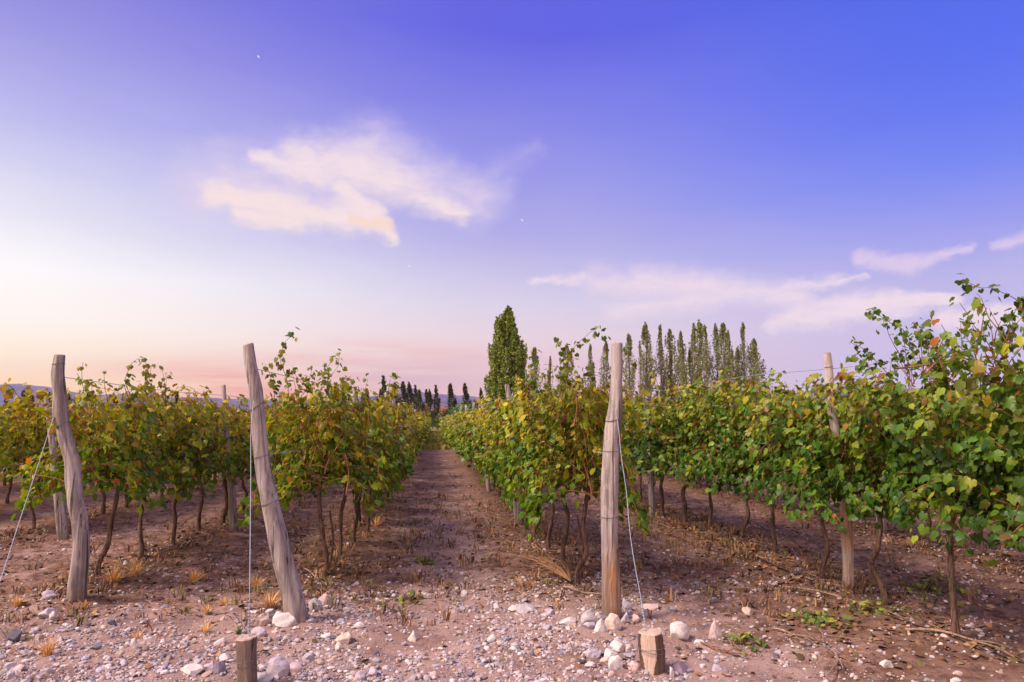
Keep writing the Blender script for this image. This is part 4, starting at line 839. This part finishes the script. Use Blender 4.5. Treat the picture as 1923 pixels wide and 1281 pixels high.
for _i in range(1250):
    y = 5.6 + abs(r_.normal(0, 6)); x = (r_.choice([-5.45, -3.2, -1.1, 1.38, 3.8, 3.8, 6.2]) if _i < 900 else r_.choice([0.1, 0.1, -2.1, 2.6])) + r_.normal(0, 0.5); hh = r_.uniform(0.03, 0.12); z0 = gz(x, y)
    cc = np.array([(0.16, 0.075, 0.045), (0.22, 0.115, 0.06), (0.11, 0.06, 0.04), (0.13, 0.11, 0.035), (0.30, 0.17, 0.08)][r_.integers(0, 5)])
    for _b in range(r_.integers(5, 13)):
        a = r_.uniform(0, 6.28); d = np.array([math.cos(a), math.sin(a), 0]) * r_.uniform(0.3, 1.3) * hh; b = np.array([x, y, z0]) + d * 0.2 + np.array([r_.normal(0, .03), r_.normal(0, .03), -0.005]); sd2 = np.array([-d[1], d[0], 0]) / np.linalg.norm(d) * r_.uniform(0.002, 0.006)
        wb.add([b - sd2, b + sd2, b + d * 0.55 + sd2 + (0, 0, hh * 0.8), b + d * 0.5 - sd2 + (0, 0, hh * 0.8), b + d + (0, 0, hh * r_.uniform(0.6, 1.2))], [(0, 1, 2), (0, 2, 3), (3, 2, 4)], cc * r_.uniform(0.7, 1.3))
tag(link('dry_weeds', wb.build('dry_weeds', M_STRAW)), 'withered brown weeds and stalks along the foot of the vine rows', 'weeds', kind='stuff')
tag(link('leaf_litter', mb.build('leaf_litter', M_STRAW)), 'brown dead leaves and broken twigs under the vine rows', 'litter', kind='stuff')
def branch(px_pts, r, label, seed, forks=3, name='dead_branch', mat=M_TWIG, lift=0.02):
    r_ = np.random.default_rng(seed); P = np.array([on_ground(px, py) for px, py in px_pts]); P[:, 2] = [gz(p[0], p[1]) + lift for p in P]
    b = P[0].copy(); P = P - b; q = resample(P, 24); q[:, 2] += 0.008 * np.sin(np.linspace(0, 9, 24)); mb = MB(); mb.add(*tube(q, np.linspace(r, r * 0.45, 24), 7))
    for k in range(forks):
        i = r_.integers(5, 20); d = nrm(q[min(i + 1, 23)] - q[i - 1]) + r_.normal(0, 0.6, 3) * np.array([1, 1, 0.3]); L = r_.uniform(0.1, 0.25)
        f = resample(np.array([q[i], q[i] + d * L * 0.5 + np.array([0, 0, 0.01]), q[i] + d * L]), 8); f[:, 2] = np.maximum(f[:, 2], -lift * 0.5); mb.add(*tube(f, np.linspace(r * 0.55, r * 0.25, 8), 5))
    return tag(link(name, mb.build(name, mat), None, tuple(b)), label, 'branch' if name == 'dead_branch' else name.replace('_', ' '))
branch([(1700, 1190), (1790, 1200), (1850, 1215), (1905, 1243)], 0.011, 'long pale dead branch at the foot of the nearest green vine', 1)
branch([(1450, 1180), (1500, 1195), (1530, 1203)], 0.008, 'short pale branch on bare soil left of the green row', 2, 1)
branch([(1470, 1110), (1560, 1125), (1700, 1165)], 0.007, 'thin fallen branch behind the weeds of the green row', 3)
branch([(1058, 1115), (1090, 1124), (1130, 1135)], 0.012, 'dead branch lying against the left foot of the stout post', 4)
branch([(1262, 1110), (1290, 1145), (1310, 1170)], 0.008, 'thin grey branch behind the big white boulder', 5)
branch([(1335, 1160), (1352, 1185), (1375, 1210)], 0.007, 'crooked thin branch by the pointed pink stone', 6)
branch([(1310, 1205), (1360, 1220), (1405, 1228)], 0.007, 'reddish fallen branch right of the pointed pink stone', 7, 3, mat=M_CANE)
branch([(1562, 1228), (1572, 1240), (1566, 1262)], 0.013, 'short forked stick on the lower right soil', 8, 2)
branch([(905, 970), (940, 1010), (990, 1045)], 0.010, 'grey branch along the foot of the stout-post row', 9)
branch([(1000, 1000), (1012, 1040), (1035, 1060)], 0.010, 'curved dead branch between trunks of the stout-post row', 10)
branch([(570, 1075), (600, 1100), (618, 1118)], 0.010, 'broken branch at the first trunk of the leaning-post row', 11, 4)
branch([(650, 1075), (690, 1060), (715, 1042)], 0.009, 'dead branch lying beside the lane behind the leaning post', 12, 4)
branch([(1225, 985), (1300, 1010), (1370, 1030)], 0.008, 'long thin branch on the soil behind the kinked wire', 13)
branch([(135, 1070), (180, 1085), (260, 1075)], 0.008, 'thin dry branch behind the crooked post base', 14)
hose = branch([(1395, 1045), (1455, 1075), (1560, 1115), (1700, 1170), (1800, 1206), (1860, 1228), (1960, 1258)], 0.008, 'black irrigation hose on the soil under the tall right row', 15, 0, 'irrigation_hose', M_HOSE, 0.005)
# heap of dry prunings
c = on_ground(1060, 1092); r_ = np.random.default_rng(8); mb = MB(); pw = on_ground(1072, 1108); dv = on_ground(985, 1062) - pw
for _ in range(42):
    L = r_.uniform(0.5, 1.0); e = dv * L + np.array([r_.normal(0, 0.16), r_.normal(0, 0.22), r_.uniform(0.0, 0.2) * L]); mdl = e * 0.5 + np.array([r_.normal(0, .03), r_.normal(0, .03), 0.08])
    q = resample(np.array([(0.0, 0, 0.03), mdl, e]), 8); mb.add(*tube(q, np.linspace(0.003, 0.0012, 8), 4, False), np.array([(0.30, 0.17, 0.09), (0.18, 0.10, 0.06), (0.38, 0.22, 0.12)][r_.integers(0, 3)]))
tag(link('dry_prunings', mb.build('dry_prunings', M_STRAW), None, (pw[0], pw[1], gz(pw[0], pw[1]))), 'fan of tan dry prunings left of the stout post', 'prunings')

# ------------------------------------------------------------------ grass at the far end of the lane
mb = MB(); r_ = np.random.default_rng(9); n = 2600; y = 36 + r_.random(n) ** 0.9 * 50; x = 0.14 + r_.normal(0, 0.75, n)
P = np.stack([x, y, np.zeros(n)], 1); nor = np.stack([r_.normal(0, .4, n), -np.ones(n), r_.normal(0, .2, n)], 1); tip = np.stack([r_.normal(0, .3, n), r_.normal(0, .3, n), np.ones(n)], 1)
leaves(mb, 2, P, nor, tip, r_.uniform(0.12, 0.34, n), np.array([(0.20, 0.20, 0.05), (0.30, 0.25, 0.07), (0.12, 0.15, 0.03)])[r_.integers(0, 3, n)])
tag(link('grass', mb.build('grass', M_TREELEAF)), 'yellow-green grass closing the far end of the lane', 'grass', kind='stuff')

# ------------------------------------------------------------------ trees
def crown_leaves(mb, pos, size, r_, pal, up=0.6):
    n = len(pos); nor = r_.normal(0, 1, (n, 3)); tip = r_.normal(0, 0.5, (n, 3)) + np.array([0, 0, up])
    leaves(mb, 2, pos, nor, tip, size * r_.uniform(0.6, 1.4, n), np.array(pal)[r_.integers(0, len(pal), n)] * r_.uniform(0.7, 1.25, (n, 1)))
def poplar(seed, H, Wd, nleaf, leaf, pal, leaders=1, base=0.10, lean=0.0, open_=1.0, taper=0.6, spec=None):
    if spec: leaders = len(spec)
    """Lombardy poplar: one or more straight leaders with steep upswept limbs that carry the leaves"""
    r_ = np.random.default_rng(seed); tb = MB(); P_ = []
    for l in range(leaders):
        off = np.array([r_.uniform(-0.5, 0.5) * Wd * (leaders > 1), r_.uniform(-0.3, 0.3) * Wd * (leaders > 1), 0]); h = H * (1.0 if l == 0 else r_.uniform(0.72, 0.95))
        if spec: off = np.array([spec[l][0], r_.uniform(-0.8, 0.8), 0]); h = H * spec[l][1]
        if l == 0 and not spec: off *= 0.2
        q = resample(np.array([(0, 0, -0.2), off * 0.85 + (lean * h * 0.3, 0, h * 0.3), off + (lean * h * 0.65 + r_.normal(0, .1), 0, h * 0.65), off + (lean * h, 0, h)]), 14)
        tb.add(*tube(q, np.linspace(0.022 * H if leaders == 1 else 0.014 * H, 0.02, 14), 7))
        wl = Wd if leaders == 1 else Wd * (0.55 if not spec else 0.62)
        nb = int(34 * h / H)
        for b in range(nb):
            f = base + (0.97 - base) * (b + r_.random()) / nb; p0 = q[int(f * 13)] * (1 - (f * 13) % 1) + q[min(13, int(f * 13) + 1)] * ((f * 13) % 1)
            a = r_.uniform(0, 6.28); L = min(h * 0.26, h - p0[2] + 0.25) * r_.uniform(0.6, 1.1); sp = wl * 0.5 * r_.uniform(0.35, 1.0) 
            t = np.linspace(0, 1, 6)[:, None]; prf = np.clip((1.03 - (p0[2] + L * t) / h) / taper, 0.03, 1.0) ** 0.8
            c = p0 + np.array([math.cos(a), math.sin(a), 0]) * sp * np.sqrt(t) * prf * open_ + np.array([lean * L, 0, L]) * t
            tb.add(*tube(c, np.linspace(0.006 * H * (1.1 - f), 0.012, 6), 4, False))
            m_ = max(4, int(nleaf / (nb * leaders) * r_.uniform(0.5, 1.5))); tt = r_.random(m_) ** 0.8
            i = tt * 5; i0 = np.minimum(i.astype(int), 4); cc = c[i0] + (c[i0 + 1] - c[i0]) * (i - i0)[:, None]
            pj = np.clip((1.03 - cc[:, 2:3] / h) / taper, 0.08, 1.0); P_.append(cc + r_.normal(0, 1, (m_, 3)) * np.array([0.05 * wl, 0.05 * wl, 0.28]) * pj ** 0.7)
    lb = MB(); crown_leaves(lb, np.concatenate(P_), leaf, r_, pal); return tb, lb
PG = [(0.14, 0.17, 0.06), (0.21, 0.23, 0.085), (0.26, 0.26, 0.11), (0.17, 0.18, 0.08)]
PD = [(0.050, 0.060, 0.034), (0.07, 0.078, 0.042), (0.095, 0.092, 0.05)]
PB = [(0.15, 0.21, 0.04), (0.22, 0.27, 0.05), (0.28, 0.30, 0.06), (0.11, 0.14, 0.035)]
def put_tree(name, parts, loc, label, cat, group=None, scale=(1, 1, 1), rz=0.0):
    o = empty(name, loc, rz); o.scale = scale
    link('trunk', parts[0], o); link('crown', parts[1], o); return tag(o, label, cat, group)
def built(t, nm='poplar'): return t[0].build(nm + '_trunk', M_TBARK), t[1].build(nm + '_crown', M_TREELEAF)
def at(px, Y): d = ray(px, 790); return CAM[0] + d[0] * (Y / d[1])
def top_h(px, py, Y): return float(on_plane(px, py, Y)[2])
Yb = 92.0; Hb = top_h(957, 580, Yb)
def dense_poplar(seed, H, prof_l, prof_r, n, leaf, pal, nc=430, jit=0.17, L0=1.75, stems=((0.1, 0.97), (-1.5, 0.86), (1.2, 0.8), (-0.6, 0.9), (2.0, 0.6)), lean=0.0, tr=0.20):
    r_ = np.random.default_rng(seed); tb = MB(); P_ = []
    for dx, hh in stems:
        q = resample(np.array([(dx * 0.4, 0, -0.2), (dx * 0.8 + lean * H * hh * 0.4, dx * 0.2, H * hh * 0.4), (dx + lean * H * hh, -dx * 0.2, H * hh)]), 12); tb.add(*tube(q, np.linspace(tr, 0.02, 12), 7))
    while len(P_) < nc:
        f = r_.random() ** 0.85; wl, wr = np.interp(f, *zip(*prof_l)), np.interp(f, *zip(*prof_r)); u = r_.uniform(-1, 1); u = np.sign(u) * abs(u) ** 0.85; wl *= 1.05 + 0.16 * math.sin(f * 23); wr *= 1.05 + 0.16 * math.sin(f * 19 + 2)
        c = np.array([u * (wr if u > 0 else wl), r_.uniform(-1, 1) * (wl + wr) * 0.42 * math.sqrt(max(0, 1 - 0.7 * u * u)), f * H]); c[0] += lean * c[2]
        m_ = int(n / nc * r_.uniform(0.5, 1.4)); k = r_.uniform(-1, 1, m_); tp = (1.0 - k) * 0.5 + 0.15; L = L0 * (1.1 - 0.5 * f)
        P_.append(c + np.stack([r_.normal(0, jit, m_) * tp + u * jit * k, r_.normal(0, jit, m_) * tp, k * L], 1))
    lb = MB(); crown_leaves(lb, np.concatenate(P_), leaf, r_, pal); return tb, lb
put_tree('poplar', built(dense_poplar(4, Hb - 0.6, [(0, 2.5), (0.25, 2.6), (0.5, 2.3), (0.7, 2.15), (0.84, 1.8), (0.9, 1.3), (0.93, 0.5), (1, 0.05)], [(0, 2.8), (0.3, 2.7), (0.5, 2.3), (0.66, 1.75), (0.8, 1.1), (0.92, 0.45), (1, 0.05)], 34000, 0.23, PB)), (at(955, Yb), Yb, 0), 'huge dense poplar towering right of the lane end', 'tree')
pv = [built(poplar(40 + v, 14.0, 3.9 + 0.3 * v, 4000, 0.185, PG, leaders=1 + (v % 2), base=0.06, taper=0.42)) for v in range(5)]
tops = [(1005, 655, 0.8), (1036, 672, 0.6), (1066, 650, 0.7), (1112, 650, 0.8), (1140, 645, 0.7), (1183, 630, 0.85), (1216, 612, 0.9), (1240, 615, 0.95), (1262, 622, 0.9), (1283, 625, 0.7), (1303, 612, 1.0), (1318, 608, 1.15), (1332, 614, 0.9), (1350, 612, 0.8), (1364, 610, 1.0), (1378, 625, 0.8), (1391, 655, 0.7), (1402, 610, 0.95), (1421, 640, 1.0), (1205, 645, 0.6)]
for i, (px, py, wd) in enumerate(sorted(tops)):
    Y = 100.0 + 5 * math.sin(i * 2.3); H = top_h(px, py, Y); s = H / 14.0
    put_tree('poplar', pv[i % 5], (at(px, Y), Y, 0), f'slender open poplar, number {i + 1} from the left in the right background row', 'tree', 'slender poplars in the row right of the lane end', (wd, wd, s), i * 1.7)
cy = [built(dense_poplar(70 + v, 12.0, [(0, 1.0), (0.35, 0.95), (0.6, 0.66), (0.8, 0.36), (0.93, 0.14), (1, 0.02)], [(0, 1.1), (0.35, 1.0), (0.6, 0.72), (0.8, 0.38), (0.93, 0.14), (1, 0.02)], 4200, 0.22, PD, nc=130, jit=0.13, L0=0.8, stems=((0.0, 0.98),), lean=-0.06, tr=0.14), 'spire') for v in range(4)]
spires = [(682, 738), (690, 732), (716, 733), (722, 709), (744, 720), (760, 719), (771, 720), (781, 726), (789, 733), (802, 733), (808, 733), (820, 726), (849, 722), (876, 722), (905, 731), (657, 744)]
for i, (px, py) in enumerate(sorted(spires)):
    Y = 150.0 + 9 * math.sin(i * 1.9); H = top_h(px, py, Y); s = H / 12.0; wd = 1.15 if py < 724 else 0.85
    put_tree('poplar', cy[i % 4], (at(px + 3, Y), Y, 0), f'dark narrow spire poplar, number {i + 1} from the left beyond the lane end', 'tree', 'dark spire poplars beyond the lane end', (wd, wd, s))
for i, (px, py) in enumerate([(14, 748), (46, 734), (62, 742), (96, 738), (132, 742), (300, 742), (335, 738)]):
    Y = 150.0; H = top_h(px, py, Y); put_tree('poplar', cy[i % 4], (at(px, Y), Y, 0), f'tiny far spire poplar, number {i + 1} from the left above the left rows', 'tree', 'tiny spire poplars above the left rows', (0.9, 0.9, H / 12.0))
def bush(seed, H, Wd, n, leaf, pal):
    r_ = np.random.default_rng(seed); tb = MB(); tb.add(*tube(np.array([(0, 0, -0.2), (0.05, 0, H * 0.25), (0, 0.1, H * 0.55)]), [0.03 * H, 0.025 * H, 0.012 * H], 7)); P_ = []
    for _ in range(16):
        c = nrm(r_.normal(0, 1, 3)) * r_.random() ** 0.4 * np.array([Wd * 0.36, Wd * 0.36, H * 0.30]) + np.array([0, 0, H * 0.56]); P_.append(c + r_.normal(0, 1, (n // 16, 3)) * np.array([Wd, Wd, H]) * 0.075)
        tb.add(*tube(np.array([(0, 0, H * 0.2), c * np.array([.5, .5, .7]), c]), [0.014 * H, 0.009 * H, 0.004 * H], 4, False))
    lb = MB(); crown_leaves(lb, np.concatenate(P_), leaf, r_, pal, 0.2); return tb, lb
for i, (px, py, Y, Wd, pal, nm, lb, n) in enumerate([
        (868, 752, 96, 4.6, [(0.10, 0.19, 0.045), (0.13, 0.22, 0.05), (0.07, 0.14, 0.04)], 'broadleaf_tree', 'rounded bright green tree just left of the huge poplar', 2200),
        (832, 756, 140, 2.4, [(0.46, 0.22, 0.09), (0.38, 0.17, 0.08)], 'autumn_tree', 'small orange autumn tree beyond the lane end', 700), (797, 757, 142, 2.4, [(0.42, 0.20, 0.09), (0.32, 0.15, 0.08)], 'autumn_tree', 'rust-coloured autumn tree among the dark spire poplars', 700), (818, 760, 146, 2.2, [(0.44, 0.27, 0.15), (0.36, 0.2, 0.12)], 'autumn_tree', 'pale orange autumn tree behind a dark spire poplar', 600),
        (748, 745, 150, 3.4, [(0.16, 0.085, 0.06), (0.12, 0.08, 0.05)], 'autumn_tree', 'reddish brown tree among the left dark spires', 800), (706, 741, 150, 4.2, [(0.14, 0.10, 0.07), (0.10, 0.085, 0.06)], 'broadleaf_tree', 'brownish bare-looking tree left of the tallest dark spire', 800),
        (842, 766, 118, 5.0, [(0.035, 0.045, 0.03), (0.045, 0.05, 0.035)], 'dark_shrub', 'dark shrub at the far right side of the lane end', 900), (812, 768, 116, 5.0, [(0.035, 0.045, 0.03), (0.05, 0.045, 0.035)], 'dark_shrub', 'dark shrub straight behind the lane end', 900), (785, 768, 118, 5.0, [(0.04, 0.045, 0.03), (0.05, 0.055, 0.035)], 'dark_shrub', 'dark shrub at the far left side of the lane end', 900),
        (822, 778, 90, 2.2, [(0.09, 0.15, 0.04), (0.06, 0.11, 0.03)], 'small_tree', 'small green bush closing the lane', 600)]):
    put_tree(nm, built(bush(120 + i, top_h(px, py, Y), Wd, n, 0.22, pal), nm), (at(px, Y), Y, 0), lb, 'tree' if 'tree' in nm else 'shrub')
for i in range(26):                                             # brush along the field edge, behind the last vines
    px = -40 + i * 78 + 20 * math.sin(i * 3.1); Y = 108 + 8 * math.sin(i * 1.3)
    if 770 < px < 860: continue
    if i < 6 or i % 6 == 0: bm_ = built(bush(200 + i, 4.2, 7.0, 1300, 0.32, PD + [(0.075, 0.085, 0.035)]), 'shrub')
    side_ = 'left' if px < 780 else 'right'
    put_tree('hedge_shrub', bm_, (at(px, Y), Y, 0), f'dull green shrub in the far field edge {side_} of the lane', 'shrub', f'far field edge shrubs {side_} of the lane', (1, 1, 0.9 + 0.25 * math.sin(i * 2.7)), i * 2.1)

# ------------------------------------------------------------------ evening air
V = np.array([(x, y, z) for x in (-7400, 7400) for y in (-320, 7400) for z in (-5.0, 560)], float)
Q = np.array([(0, 1, 3, 2), (4, 6, 7, 5), (0, 4, 5, 1), (2, 3, 7, 6), (0, 2, 6, 4), (1, 5, 7, 3)])
m, N_ = material('haze'); vol = N_.n('ShaderNodeVolumePrincipled'); vol.inputs['Color'].default_value = (0.62, 0.60, 0.92, 1); vol.inputs['Density'].default_value = 6.0e-5
vol.inputs['Anisotropy'].default_value = 0.0
o_ = N_.n('ShaderNodeOutputMaterial'); m.node_tree.links.new(vol.outputs[0], o_.inputs['Volume'])
tag(link('haze', mesh('haze', V, Q, m, smooth=False)), 'thin violet evening haze over the whole valley', kind='stuff')
